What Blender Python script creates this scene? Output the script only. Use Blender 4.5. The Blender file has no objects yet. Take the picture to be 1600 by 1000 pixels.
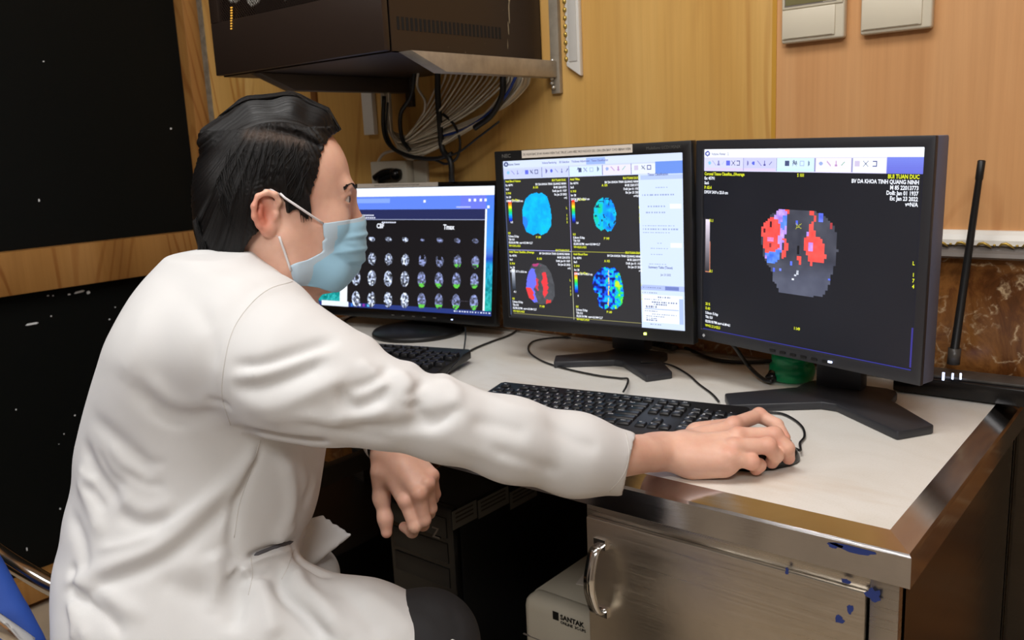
import bpy, bmesh, math, random
import numpy as np
from mathutils import Vector, Matrix
from mathutils.bvhtree import BVHTree

random.seed(7)
rng = np.random.default_rng(7)
scene = bpy.context.scene
COL = scene.collection

# ------------------------------------------------------------------ camera
YAW, PITCH, ROLL, FPX = [math.radians(a) for a in (39.645, 11.2506, 2.698)] + [1369.0]
CAM = np.array([0.0, 0.0, 1.17])
_f = np.array([-math.sin(YAW)*math.cos(PITCH), math.cos(YAW)*math.cos(PITCH), -math.sin(PITCH)])
_r = np.array([math.cos(YAW), math.sin(YAW), 0.0])
_d = np.cross(_f, _r)
_c, _s = math.cos(ROLL), math.sin(ROLL)
RC = np.array([_c*_r + _s*_d, -_s*_r + _c*_d, _f])      # rows: right, down, forward
cam_data = bpy.data.cameras.new('camera')
cam = bpy.data.objects.new('camera', cam_data)
COL.objects.link(cam)
cam_data.sensor_width = 36.0
cam_data.lens = FPX / 1600.0 * 36.0
cam_data.clip_start = 0.02
cam.matrix_world = Matrix(((RC[0][0], -RC[1][0], -RC[2][0], CAM[0]),
                           (RC[0][1], -RC[1][1], -RC[2][1], CAM[1]),
                           (RC[0][2], -RC[1][2], -RC[2][2], CAM[2]), (0, 0, 0, 1)))
cam_data.dof.use_dof = True
cam_data.dof.focus_distance = 1.15
cam_data.dof.aperture_fstop = 9.0
scene.camera = cam

# ------------------------------------------------------------------ world, lights, exposure
world = bpy.data.worlds.new('world')
scene.world = world
world.use_nodes = True
world.node_tree.nodes['Background'].inputs['Color'].default_value = (1.0, 0.96, 0.92, 1)
world.node_tree.nodes['Background'].inputs['Strength'].default_value = 0.12
vs = scene.view_settings
vs.view_transform = 'Standard'
vs.look = 'None'
vs.gamma = 1.0
vs.use_curve_mapping = False
vs.exposure = 0.40


def area(name, loc, target, size, power, col):
    d = bpy.data.lights.new(name, 'AREA')
    d.shape = 'RECTANGLE'
    d.size, d.size_y = size
    d.energy = power
    d.color = col
    o = bpy.data.objects.new(name, d)
    COL.objects.link(o)
    o.location = loc
    o.rotation_euler = (Vector(target) - Vector(loc)).to_track_quat('-Z', 'Y').to_euler()
    return o


# fluorescent ceiling panels of the room
area('ceiling_panel_light', (-0.55, 0.35, 2.66), (-0.55, 0.35, 0), (1.2, 0.6), 19, (1.0, 0.985, 0.965))
area('ceiling_panel_light', (-1.5, -0.55, 2.66), (-1.5, -0.55, 0), (1.2, 0.6), 9, (1.0, 0.99, 0.98))
area('ceiling_panel_light', (0.6, -1.3, 2.66), (-0.5, 0.2, 1.0), (1.2, 0.6), 42, (1.0, 0.985, 0.965))  # unseen panel behind the camera, tilted and strengthened as frontal fill

# ------------------------------------------------------------------ measuring helpers


def ray(px, py):
    return RC.T @ np.array([(px-800.0)/FPX, (py-500.0)/FPX, 1.0])


def P3(px, py, D):
    return CAM + ray(px, py)*D


def onz(px, py, z):
    d = ray(px, py)
    return CAM + d*((z-CAM[2])/d[2])


def ony(px, py, y):
    d = ray(px, py)
    return CAM + d*((y-CAM[1])/d[1])


def onx(px, py, x):
    d = ray(px, py)
    return CAM + d*((x-CAM[0])/d[0])


# ------------------------------------------------------------------ object helpers
def link(name, me, mats=None, parent=None, smooth=False):
    o = bpy.data.objects.new(name, me)
    COL.objects.link(o)
    if mats is not None:
        for m in (mats if isinstance(mats, (list, tuple)) else [mats]):
            me.materials.append(m)
    if parent is not None:
        o.parent = parent
    if smooth:
        me.polygons.foreach_set('use_smooth', [True]*len(me.polygons))
    return o


def tag(o, label=None, cat=None, group=None, kind=None):
    if label: o['label'] = label
    if cat: o['category'] = cat
    if group: o['group'] = group
    if kind: o['kind'] = kind
    return o


def empty(name, loc=(0, 0, 0), rot=(0, 0, 0), parent=None):
    o = bpy.data.objects.new(name, None)
    COL.objects.link(o)
    o.empty_display_size = 0.05
    o.location = loc
    o.rotation_euler = rot
    if parent: o.parent = parent
    return o


class MB:
    """collects simple shapes and links them as one mesh"""
    def __init__(self):
        self.v, self.f, self.mi, self.sm = [], [], [], []

    def add(self, v, f, mi=0, smooth=False):
        b = len(self.v)
        self.v += [tuple(map(float, p)) for p in v]
        self.f += [tuple(i+b for i in q) for q in f]
        self.mi += [mi]*len(f)
        self.sm += [smooth]*len(f)
        return self

    def box(self, lo, hi, mi=0, M=None):
        x0, y0, z0 = lo; x1, y1, z1 = hi
        v = [(x0, y0, z0), (x1, y0, z0), (x1, y1, z0), (x0, y1, z0), (x0, y0, z1), (x1, y0, z1), (x1, y1, z1), (x0, y1, z1)]
        if M is not None: v = [tuple(M @ Vector(p)) for p in v]
        return self.add(v, [(0, 3, 2, 1), (4, 5, 6, 7), (0, 1, 5, 4), (1, 2, 6, 5), (2, 3, 7, 6), (3, 0, 4, 7)], mi)

    def prism(self, poly, z0, z1, mi=0, M=None, axis='z'):
        n = len(poly)
        def mk(p, h):
            if axis == 'z': return (p[0], p[1], h)
            if axis == 'y': return (p[0], h, p[1])
            return (h, p[0], p[1])
        v = [mk(p, z0) for p in poly] + [mk(p, z1) for p in poly]
        if M is not None: v = [tuple(M @ Vector(p)) for p in v]
        f = [tuple(range(n))[::-1], tuple(range(n, 2*n))] + [(i, (i+1) % n, n+(i+1) % n, n+i) for i in range(n)]
        return self.add(v, f, mi)

    def tube(self, pts, r, n=10, mi=0, cap=True, closed=False):
        pts = [np.array(p, float) for p in pts]
        m = len(pts)
        rr = r if hasattr(r, '__len__') else [r]*m
        up = np.array([0.13, 0.21, 0.97])
        base = len(self.v)
        prev = None
        vv = []
        for i, p in enumerate(pts):
            a = pts[(i-1) % m] if (closed or i > 0) else p
            b = pts[(i+1) % m] if (closed or i < m-1) else p
            t = b-a
            t /= (np.linalg.norm(t)+1e-12)
            if prev is None:
                u = np.cross(t, up)
                if np.linalg.norm(u) < 1e-3: u = np.cross(t, [1, 0, 0])
            else:
                u = prev - t*np.dot(prev, t)
            u /= np.linalg.norm(u)
            prev = u
            w = np.cross(t, u)
            for k in range(n):
                an = 2*math.pi*k/n
                vv.append(p + rr[i]*(math.cos(an)*u + math.sin(an)*w))
        f = []
        for i in range(m if closed else m-1):
            j = (i+1) % m
            for k in range(n):
                f.append((i*n+k, i*n+(k+1) % n, j*n+(k+1) % n, j*n+k))
        if cap and not closed:
            f.append(tuple(range(n))[::-1]); f.append(tuple((m-1)*n+k for k in range(n)))
        return self.add(vv, f, mi, True)

    def lathe(self, prof, c=(0, 0, 0), n=32, mi=0, M=None):
        v = []
        for r, z in prof:
            for k in range(n):
                a = 2*math.pi*k/n
                v.append((c[0]+r*math.cos(a), c[1]+r*math.sin(a), c[2]+z))
        if M is not None: v = [tuple(M @ Vector(p)) for p in v]
        m = len(prof)
        f = [(i*n+k, i*n+(k+1) % n, (i+1)*n+(k+1) % n, (i+1)*n+k) for i in range(m-1) for k in range(n)]
        f += [tuple(range(n))[::-1], tuple((m-1)*n+k for k in range(n))]
        return self.add(v, f, mi, True)

    def build(self, name, mats, parent=None, bevel=0, seg=2, loc=None, M=None):
        me = bpy.data.meshes.new(name)
        me.from_pydata(self.v, [], self.f)
        me.polygons.foreach_set('material_index', self.mi)
        me.polygons.foreach_set('use_smooth', self.sm)
        bm = bmesh.new(); bm.from_mesh(me)
        bmesh.ops.recalc_face_normals(bm, faces=bm.faces)
        if bevel:
            ed = [e for e in bm.edges if len(e.link_faces) == 2 and e.calc_face_angle(0) > 0.6]
            bmesh.ops.bevel(bm, geom=ed, offset=bevel, segments=seg, affect='EDGES', profile=0.5, clamp_overlap=True)
            for fc in bm.faces: fc.smooth = True
        bm.to_mesh(me); bm.free()
        if bevel:
            try: me.set_sharp_from_angle(angle=math.radians(40))
            except Exception: pass
        o = link(name, me, mats, parent)
        if loc is not None: o.location = loc
        if M is not None: o.matrix_local = M
        return o


def box(name, lo, hi, m, parent=None, bevel=0, seg=2):
    return MB().box(lo, hi).build(name, m, parent, bevel, seg)


def spline(pts, n=8):
    """Catmull-Rom through the points"""
    p = [np.array(q, float) for q in pts]
    p = [2*p[0]-p[1]] + p + [2*p[-1]-p[-2]]
    out = []
    for i in range(1, len(p)-2):
        for k in range(n):
            t = k/n
            out.append(0.5*((2*p[i]) + (-p[i-1]+p[i+1])*t + (2*p[i-1]-5*p[i]+4*p[i+1]-p[i+2])*t*t + (-p[i-1]+3*p[i]-3*p[i+1]+p[i+2])*t**3))
    out.append(p[-2])
    return out


def text_mesh(body, size, align='LEFT', bold=0.0, ext=0.0):
    cu = bpy.data.curves.new('t', 'FONT')
    cu.body = body
    cu.size = size
    cu.align_x = align
    cu.offset = bold
    cu.extrude = ext
    cu.resolution_u = 2
    o = bpy.data.objects.new('t', cu)
    COL.objects.link(o)
    dg = bpy.context.evaluated_depsgraph_get()
    me = bpy.data.meshes.new_from_object(o.evaluated_get(dg))
    v = [tuple(q.co) for q in me.vertices]
    f = [tuple(q.vertices) for q in me.polygons]
    bpy.data.objects.remove(o); bpy.data.curves.remove(cu); bpy.data.meshes.remove(me)
    return v, f


# ------------------------------------------------------------------ materials
MATS = {}


class NT:
    def __init__(self, name):
        self.m = bpy.data.materials.new(name)
        self.m.use_nodes = True
        self.t = self.m.node_tree
        self.b = self.t.nodes['Principled BSDF']
        self.n = 0

    def node(self, kind, **kw):
        nd = self.t.nodes.new(kind)
        for k, v in kw.items():
            if k in nd.inputs: nd.inputs[k].default_value = v
            else: setattr(nd, k, v)
        return nd

    def l(self, a, b):
        self.t.links.new(a, b)

    def coord(self, scale=(1, 1, 1), rot=(0, 0, 0), kind='Object', loc=(0, 0, 0)):
        tc = self.node('ShaderNodeTexCoord'); mp = self.node('ShaderNodeMapping')
        mp.inputs['Scale'].default_value = scale; mp.inputs['Rotation'].default_value = rot; mp.inputs['Location'].default_value = loc
        self.l(tc.outputs[kind], mp.inputs['Vector'])
        return mp.outputs['Vector']

    def noise(self, vec, scale, detail=4, rough=0.55, dist=0.0):
        nd = self.node('ShaderNodeTexNoise')
        nd.inputs['Scale'].default_value = scale; nd.inputs['Detail'].default_value = detail
        nd.inputs['Roughness'].default_value = rough; nd.inputs['Distortion'].default_value = dist
        self.l(vec, nd.inputs['Vector'])
        return nd.outputs['Fac']

    def ramp(self, fac, stops):
        r = self.node('ShaderNodeValToRGB')
        e = r.color_ramp.elements
        while len(e) < len(stops): e.new(0.5)
        for q, (p, c) in zip(e, stops):
            q.position = p
            q.color = (*c, 1) if len(c) == 3 else c
        self.l(fac, r.inputs['Fac'])
        return r.outputs['Color']

    def mix(self, fac, a, b, mode='MIX'):
        x = self.node('ShaderNodeMix', data_type='RGBA', blend_type=mode)
        for s, v in ((x.inputs[0], fac), (x.inputs[6], a), (x.inputs[7], b)):
            if isinstance(v, (int, float)): s.default_value = v
            elif isinstance(v, tuple): s.default_value = (*v, 1) if len(v) == 3 else v
            else: self.l(v, s)
        return x.outputs[2]

    def bump(self, h, strength=0.2, dist=0.002):
        b = self.node('ShaderNodeBump')
        b.inputs['Strength'].default_value = strength; b.inputs['Distance'].default_value = dist
        self.l(h, b.inputs['Height'])
        self.l(b.outputs['Normal'], self.b.inputs['Normal'])


def hexc(r, g, b):
    return tuple(((c/255.0+0.055)/1.055)**2.4 if c > 10 else c/255.0/12.92 for c in (r, g, b))


def mat(name, col, rough=0.5, metal=0.0, spec=0.5, bump=None, var=0.0, vscale=20, coat=0, sss=0, emit=None, estr=0, aniso=None, trans=0):
    if name in MATS: return MATS[name]
    t = NT(name)
    b = t.b
    b.inputs['Base Color'].default_value = (*col, 1)
    b.inputs['Roughness'].default_value = rough
    b.inputs['Metallic'].default_value = metal
    b.inputs['Specular IOR Level'].default_value = spec
    v = t.coord()
    if var:
        n = t.noise(v, vscale, 5)
        dark = tuple(c*(1-var) for c in col); light = tuple(min(1, c*(1+var)) for c in col)
        t.l(t.ramp(n, [(0.3, dark), (0.7, light)]), b.inputs['Base Color'])
    if bump:
        t.bump(t.noise(v, bump[0], 3), bump[1], bump[2])
    if coat:
        b.inputs['Coat Weight'].default_value = coat
        b.inputs['Coat Roughness'].default_value = 0.15
    if sss:
        b.inputs['Subsurface Weight'].default_value = sss
        b.inputs['Subsurface Radius'].default_value = (0.012, 0.004, 0.002)
        b.inputs['Subsurface Scale'].default_value = 0.6
    if emit:
        b.inputs['Emission Color'].default_value = (*emit, 1)
        b.inputs['Emission Strength'].default_value = estr
    if trans: b.inputs['Transmission Weight'].default_value = trans
    MATS[name] = t.m
    return t.m


def wood(name, c0, c1, c2, rough=0.38):
    t = NT(name)
    v = t.coord((1, 1, 0.16))
    w = t.noise(v, 6, 3, 0.5, 0.6)
    vf = t.coord((60, 60, 1.5))
    fine = t.noise(vf, 1.6, 4, 0.6)
    # cathedral figure: distance bands warped by noise
    wv = t.node('ShaderNodeTexWave', wave_type='BANDS', bands_direction='X')
    wv.inputs['Scale'].default_value = 2.2; wv.inputs['Distortion'].default_value = 9; wv.inputs['Detail'].default_value = 3
    wv.inputs['Detail Scale'].default_value = 1.2
    t.l(t.coord((1, 1, 0.22)), wv.inputs['Vector'])
    base = t.ramp(w, [(0.28, c0), (0.5, c1), (0.75, c2)])
    fig = t.ramp(wv.outputs['Fac'], [(0.0, (0.70, 0.60, 0.48)), (0.30, (1, 1, 1)), (1, (1, 1, 1))])
    cn = t.noise(t.coord((1, 1, .20)), 3.2, 2, .45, .3)
    mm = t.node('ShaderNodeMath', operation='MULTIPLY'); mm.inputs[1].default_value = 120; t.l(cn, mm.inputs[0])
    sn = t.node('ShaderNodeMath', operation='SINE'); t.l(mm.outputs[0], sn.inputs[0])
    arch = t.ramp(sn.outputs[0], [(0.0, (1, 1, 1)), (0.50, (1, 1, 1)), (0.96, (0.66, 0.48, 0.34))])
    msk = t.ramp(t.noise(t.coord((1, 1, .5)), 3.0, 2), [(0.42, (0, 0, 0)), (0.60, (1, 1, 1))])
    a0 = t.mix(0.16, base, fig, 'MULTIPLY')
    a = t.mix(msk, a0, t.mix(0.75, a0, arch, 'MULTIPLY'))
    fl = t.ramp(fine, [(0.3, (0.80, 0.76, 0.70)), (0.62, (1.0, 1.0, 1.0))])
    t.l(t.mix(0.45, a, fl, 'MULTIPLY'), t.b.inputs['Base Color'])
    t.b.inputs['Roughness'].default_value = rough
    MATS[name] = t.m
    return t.m


M_wood_l = wood('pale_wood_laminate', hexc(206, 158, 84), hexc(216, 171, 98), hexc(226, 186, 116))
M_wood_r = wood('orange_wood_laminate', hexc(202, 146, 94), hexc(212, 158, 106), hexc(222, 174, 124))
M_wood_f = wood('frame_wood', hexc(150, 104, 52), hexc(172, 124, 66), hexc(190, 142, 84), 0.45)


def marble():
    t = NT('brown_marble')
    v = t.coord((1, 1, 1))
    n1 = t.noise(v, 9, 8, 0.65, 1.2)
    n2 = t.noise(v, 26, 6, 0.6, 2.0)
    base = t.ramp(n1, [(0.25, hexc(44, 24, 12)), (0.40, hexc(96, 56, 26)), (0.52, hexc(140, 92, 46)), (0.62, hexc(104, 62, 32)), (0.78, hexc(168, 128, 84))])
    vo = t.node('ShaderNodeTexVoronoi', feature='DISTANCE_TO_EDGE')
    vo.inputs['Scale'].default_value = 11
    mp = t.node('ShaderNodeMix', data_type='RGBA', blend_type='LINEAR_LIGHT')
    mp.inputs[0].default_value = 0.12
    t.l(v, mp.inputs[6])
    nz = t.node('ShaderNodeTexNoise'); nz.inputs['Scale'].default_value = 14; nz.inputs['Detail'].default_value = 5
    t.l(v, nz.inputs['Vector']); t.l(nz.outputs['Color'], mp.inputs[7])
    t.l(mp.outputs[2], vo.inputs['Vector'])
    vein = t.ramp(vo.outputs['Distance'], [(0.0, (1, 1, 1)), (0.035, (0.25, 0.25, 0.25)), (0.07, (0, 0, 0))])
    veinm = t.mix(1.0, vein, t.ramp(n2, [(0.45, (0, 0, 0)), (0.62, (0.9, 0.9, 0.9))]), 'MULTIPLY')
    t.l(t.mix(veinm, base, hexc(205, 178, 140)), t.b.inputs['Base Color'])
    t.b.inputs['Roughness'].default_value = 0.22
    return t.m


M_marble = marble()


def worktop_mat():
    t = NT('cream_laminate')
    v = t.coord()
    st = t.ramp(t.noise(v, 5, 6, 0.6, 0.8), [(0.30, hexc(222, 217, 207)), (0.5, hexc(231, 228, 221)), (0.7, hexc(236, 233, 227))])
    sp = t.ramp(t.noise(v, 420, 2), [(0.3, (0.93, 0.92, 0.9)), (0.5, (1, 1, 1))])
    c = t.mix(0.6, st, sp, 'MULTIPLY')
    # brownish wear along the back and under the monitors (stains in the laminate)
    sx = t.coord((1.3, 5.0, 1), kind='Object')
    br = t.ramp(t.noise(sx, 2.3, 4, 0.6), [(0.54, (0, 0, 0)), (0.74, (0.42, 0.42, 0.42))])
    t.l(t.mix(br, c, hexc(196, 172, 140)), t.b.inputs['Base Color'])
    t.b.inputs['Roughness'].default_value = 0.42
    return t.m


M_top = worktop_mat()


def steel(name, col=(0.56, 0.53, 0.47), rough=0.2, scr=(1, 1, 60), var=0.12):
    t = NT(name)
    v = t.coord(scr)
    n = t.noise(v, 6, 5, 0.6)
    cl = t.noise(t.coord(), 7, 5, 0.6, 0.5)
    t.b.inputs['Metallic'].default_value = 1.0
    t.l(t.ramp(cl, [(0.3, tuple(c*(1-var) for c in col)), (0.7, tuple(c*(1+var) for c in col))]), t.b.inputs['Base Color'])
    r = t.ramp(n, [(0.3, (rough*0.8,)*3), (0.7, (rough*1.25,)*3)])
    t.l(r, t.b.inputs['Roughness'])
    t.bump(n, 0.08, 0.0008)
    MATS[name] = t.m
    return t.m


M_steel = steel('brushed_stainless_steel', (0.56, 0.53, 0.49), 0.30)
M_steel_d = steel('door_stainless_steel', (0.70, 0.64, 0.55), 0.33)
M_steel_edge = steel('polished_steel_edge', (0.46, 0.45, 0.46), 0.11, var=0.1)
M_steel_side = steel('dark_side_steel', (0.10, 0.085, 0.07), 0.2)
M_chrome = mat('chrome', (0.7, 0.69, 0.67), 0.14, 1.0)
M_galv = mat('galvanised_bracket_steel', hexc(168, 158, 142), 0.55, 0.4, var=0.2, vscale=30)
M_dkmetal = mat('dark_bracket_paint', hexc(66, 58, 50), 0.5, 0.2)
M_blk = mat('black_plastic', hexc(22, 22, 23), 0.42, bump=(900, 0.15, 0.0002))
M_blk2 = mat('grey_black_plastic', hexc(44, 45, 50), 0.42, bump=(900, 0.15, 0.0002))
M_blkgloss = mat('glossy_black_plastic', hexc(12, 12, 13), 0.25)
M_blue_grey = mat('blue_grey_plastic', hexc(92, 97, 118), 0.45)
M_key = mat('key_plastic', hexc(24, 25, 28), 0.34)
M_legend = mat('key_legend_print', hexc(190, 192, 196), 0.6)
M_cable_b = mat('black_cable', hexc(20, 20, 21), 0.45)
M_cable_w = mat('white_cable', hexc(206, 196, 176), 0.5, var=0.12, vscale=60)
M_cable_blue = mat('blue_cable', hexc(30, 60, 140), 0.5)
M_cab = mat('brown_black_cabinet_paint', hexc(42, 31, 25), 0.42, spec=0.4, bump=(700, 0.2, 0.0003))
M_cab_in = mat('cabinet_inside', hexc(8, 8, 8), 0.9)
M_beige = mat('beige_plastic', hexc(204, 196, 178), 0.45)
M_ctrl = mat('controller_plastic', hexc(214, 205, 184), 0.4)
M_lcd = mat('lcd_window', hexc(120, 114, 78), 0.2)
M_glass_dark = mat('dark_window_glass', hexc(15, 17, 16), 0.5, spec=0.12)
M_scuff = mat('white_scuff', (0.85, 0.88, 0.9), 0.6)
M_white = mat('white_paint', hexc(228, 225, 218), 0.4)
M_gold = mat('gold_leaf', hexc(190, 160, 80), 0.35, 0.7)
M_grey_tr = mat('grey_moulding_paint', hexc(122, 114, 108), 0.4)
M_caulk = mat('grey_caulk', hexc(120, 112, 98), 0.8, var=0.3, vscale=60)
M_led_b = mat('blue_white_led', (0.5, 0.6, 1), 0.4, emit=(0.55, 0.65, 1.0), estr=3.0)
M_led_y = mat('yellow_green_led', (0.8, 1, 0.2), 0.4, emit=(0.75, 1.0, 0.15), estr=3.0)
M_orange = mat('orange_led_marks', (0.8, 0.4, 0.05), 0.4, emit=(0.75, 0.38, 0.05), estr=0.6)
M_paper = mat('paper_label', hexc(226, 216, 204), 0.7)
M_ink = mat('ink', hexc(60, 56, 52), 0.7)
M_green = mat('green_plastic', hexc(0, 150, 92), 0.28, sss=0.0)
M_bluecl = mat('blue_upholstery', hexc(24, 66, 150), 0.7, bump=(500, 0.3, 0.0004))
M_blue_blots = mat('blue_blots', hexc(36, 54, 118), 0.6)
M_floor = mat('beige_floor', hexc(176, 160, 138), 0.4, var=0.08, vscale=4)
M_ceil = mat('ceiling_white', hexc(225, 220, 210), 0.8)
M_wallp = mat('greige_wall_paint', hexc(168, 158, 146), 0.6)
M_tower = mat('tower_black', hexc(10, 10, 11), 0.5)
M_labelgrey = mat('dim_label', hexc(120, 118, 112), 0.6)
M_trs = mat('dark_trousers', hexc(34, 33, 35), 0.85, bump=(800, 0.3, 0.0004))
M_shoe = mat('black_leather', hexc(18, 18, 18), 0.4)

# ================================================================== THE ROOM
W = 1.53           # back wall
XL = -2.45         # left wall


def struct(name, m, *boxes, bevel=0, parent=None):
    b = MB()
    for lo, hi in boxes: b.box(lo, hi)
    o = b.build(name, m, parent, bevel)
    o['kind'] = 'structure'
    return o


struct('floor', M_floor, ((-2.6, -2.6, -0.05), (1.9, 1.7, 0)))
struct('ceiling', M_ceil, ((-2.6, -2.6, 2.7), (1.9, 1.7, 2.75)))
struct('wall_front', M_wallp, ((-2.6, -2.6, 0), (1.9, -2.5, 2.7)))
struct('wall_right', M_wallp, ((1.75, -2.5, 0), (1.9, 1.53, 2.7)))
# back wall: marble dado, wood laminate above in two panels with a gold joint strip
SEAM = -0.642
struct('wall_back', M_marble, ((-2.6, W, 0), (1.9, W+0.1, 0.985)))
struct('wall_back', M_wood_l, ((-2.6, W, 0.985), (SEAM-0.006, W+0.1, 2.7)))
struct('wall_back', M_wood_r, ((SEAM+0.002, W, 0.985), (1.9, W+0.1, 2.7)))
struct('trim_3', mat('joint_gold', hexc(196, 146, 52), 0.4), ((SEAM-0.006, W-0.0015, 1.0), (SEAM+0.002, W+0.05, 2.7)))
# dado moulding: white cap, gilded rope, grey lip
tr = empty('trim_1'); tr['kind'] = 'structure'
prof = [(W, 1.006), (W-0.010, 1.006), (W-0.016, 1.000), (W-0.020, 0.992), (W-0.020, 0.984), (W, 0.984)]
MB().prism([(p[0], p[1]) for p in prof], -2.4, 1.75, axis='x').build('moulding_cap', M_white, tr)
prof = [(W, 0.984), (W-0.012, 0.984), (W-0.016, 0.976), (W-0.024, 0.972), (W-0.026, 0.966), (W-0.018, 0.962), (W, 0.960)]
MB().prism([(p[0], p[1]) for p in prof], -2.4, 1.75, axis='x').build('moulding_lip', M_grey_tr, tr)
g = MB()
x = -0.80
while x < 0.1:
    g.tube([(x, W-0.019, 0.983), (x+0.004, W-0.022, 0.987), (x+0.010, W-0.022, 0.988), (x+0.016, W-0.021, 0.985), (x+0.021, W-0.019, 0.981)], [0.0012, 0.002, 0.0022, 0.002, 0.001], 6)
    g.lathe([(0.0004, -0.002), (0.002, -0.001), (0.002, 0.001), (0.0004, 0.002)], (x+0.025, W-0.021, 0.985), 8)
    x += 0.031
g.build('gilded_relief', M_gold, tr)

# left wall with the big dark control-room window
struct('wall_left', M_wallp, ((-2.6, -2.5, 0), (XL-0.03, W, 2.7)))
struct('wall_left', M_wood_f, ((XL-0.03, -2.5, 2.35), (XL, W, 2.7)), ((XL-0.03, -2.5, 0), (XL, W, 0.02)))
XF = -2.41
wf = empty('window_1', (XL, 0, 0)); wf['kind'] = 'structure'
wf.location = (0, 0, 0)
fr = MB()
fr.box((XL-0.02, 1.48, 0.02), (XF, W, 2.4))
fr.box((XL-0.02, -2.0, 0.851), (XF, 1.48, 0.962))
fr.box((XL-0.02, -2.0, 0.02), (XF, 1.48, 0.09))
fr.box((XL-0.02, -2.0, 2.3), (XF, 1.48, 2.4))
fr.box((XL-0.02, -2.08, 0.02), (XF, -2.0, 2.4))
fr.build('window_frame', M_wood_f, wf, bevel=0.002)
box('window_pane', (XL-0.02, -2.0, 0.962), (XL-0.005, 1.48, 2.3), M_glass_dark, wf)
box('window_pane', (XL-0.02, -2.0, 0.09), (XL-0.005, 1.48, 0.851), M_glass_dark, wf)
sc_ = MB()
def scuff(px, py, L, h, ang=0.0):
    c = onx(px, py, XL-0.004)
    a = Matrix.Translation(Vector(c)) @ Matrix.Rotation(ang, 4, 'X')
    sc_.prism([(-L/2, -h/3), (-L/3, -h/2), (L/3, -h/2), (L/2, 0), (L/3, h/2), (-L/3, h/2)], -0.0005, 0.0005, axis='x', M=a)
for a in [(50, 506, .034, .005, .0), (124, 456, .030, .0055, .1), (138, 457, .010, .008, .3), (108, 460, .008, .004), (75, 462, .006, .003), (83, 462, .004, .003),
          (80, 494, .004, .003), (171, 499, .004, .004), (180, 480, .003, .003), (117, 649, .004, .004), (100, 678, .003, .003), (94, 795, .004, .005),
          (25, 640, .003, .004), (267, 201, .005, .005), (68, 96, .004, .003), (61, 313, .004, .007), (92, 694, .002, .002), (42, 858, .003, .009)]:
    scuff(*a)
sc_.build('scuff_marks', M_scuff, wf)
struct('trim_2', M_caulk, ((XF, W-0.004, 1.006), (XF+0.022, W+0.01, 2.7)))

# ================================================================== DESK
ZT = 0.75
XR, YF, XD0 = -0.222, 0.888, -1.78
desk = empty('steel_desk', (XR-0.5, 1.2, 0))
tag(desk, 'long stainless steel desk with a cream laminate top along the wooden wall', 'desk')
inv = Matrix.Translation(Vector((-desk.location[0], -desk.location[1], 0)))


def dk(name, mb, m, bevel=0, seg=2, parent=None):
    o = mb.build(name, m, parent or desk, bevel, seg)
    for v in o.data.vertices: v.co = inv @ v.co
    return o


bw = 0.030        # bevel band width
dk('worktop', MB().box((XD0, YF+bw, ZT-0.03), (XR-bw, W-0.012, ZT)), M_top)
# steel rim: sloping band + vertical lip + returned underside
def rim(a, b, n, name):
    a = np.array(a); b = np.array(b); n = np.array(n)      # a,b: inner top line; n outward
    t = (b-a)/np.linalg.norm(b-a)
    e = MB()
    prof = [(0, 0.0), (0.0, 0.0008), (bw-0.003, -0.009), (bw, -0.012), (bw, -0.046), (bw-0.006, -0.048), (bw-0.006, -0.03), (0, -0.028)]
    v = []
    for end, mit in ((a, -1), (b, 1)):
        for d, z in prof:
            m = 0
            if end is b and name == 'front_rim': m = d
            if end is a and name == 'side_rim': m = -d
            v.append((end[0]+n[0]*d+t[0]*m, end[1]+n[1]*d+t[1]*m, ZT+z))
    k = len(prof)
    f = [tuple(range(k))[::-1], tuple(range(k, 2*k))]+[(i, (i+1) % k, k+(i+1) % k, k+i) for i in range(k)]
    e.add(v, f)
    dk(name, e, M_steel_edge)
rim((XD0, YF+bw), (XR-bw, YF+bw), (0, -1), 'front_rim')
rim((XR-bw, YF+bw), (XR-bw, W-0.012), (1, 0), 'side_rim')
dk('back_upstand', MB().box((XD0, W-0.013, ZT-0.03), (XR, W-0.001, ZT+0.006)), M_steel)
# cabinet under the right end
CX0 = -0.632
CXR = XR-0.012
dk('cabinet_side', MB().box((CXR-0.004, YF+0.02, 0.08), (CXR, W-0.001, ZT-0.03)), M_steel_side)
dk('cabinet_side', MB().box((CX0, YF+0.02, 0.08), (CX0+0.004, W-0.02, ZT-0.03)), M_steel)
dk('cabinet_back', MB().box((CX0, W-0.03, 0.08), (CXR, W-0.02, ZT-0.03)), M_steel)
dk('cabinet_floor', MB().box((CX0, YF+0.02, 0.08), (CXR, W-0.02, 0.1)), M_steel)
stl = MB()
stl.box((CXR-0.030, YF+0.008, 0.08), (CXR, YF+0.034, ZT-0.044))
stl.box((CX0, YF+0.012, ZT-0.075), (CXR-0.03, YF+0.034, ZT-0.044))
dk('cabinet_frame', stl, M_steel, 0.0015)
dr = dk('cabinet_door', MB().box((CX0+0.004, YF+0.004, 0.10), (CXR-0.033, YF+0.012, ZT-0.066)), M_steel_d, 0.002)
hd = MB()
hx = ony(938, 905, YF)[0]
hz0, hz1 = ony(938, 955, YF)[2], ony(938, 852, YF)[2]
pth = spline([(hx, YF+0.004, hz0), (hx, YF-0.012, hz0+0.004), (hx, YF-0.024, (hz0*2+hz1)/3), (hx, YF-0.026, (hz0+hz1)/2), (hx, YF-0.024, (hz0+hz1*2)/3), (hx, YF-0.012, hz1-0.004), (hx, YF+0.004, hz1)], 6)
for i in range(len(pth)-1):
    pass
v = []; f = []
for p in pth:
    for dx, dy in ((-0.0075, -0.002), (0.0075, -0.002), (0.0075, 0.003), (-0.0075, 0.003)):
        v.append((p[0]+dx, p[1]+dy, p[2]))
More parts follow.
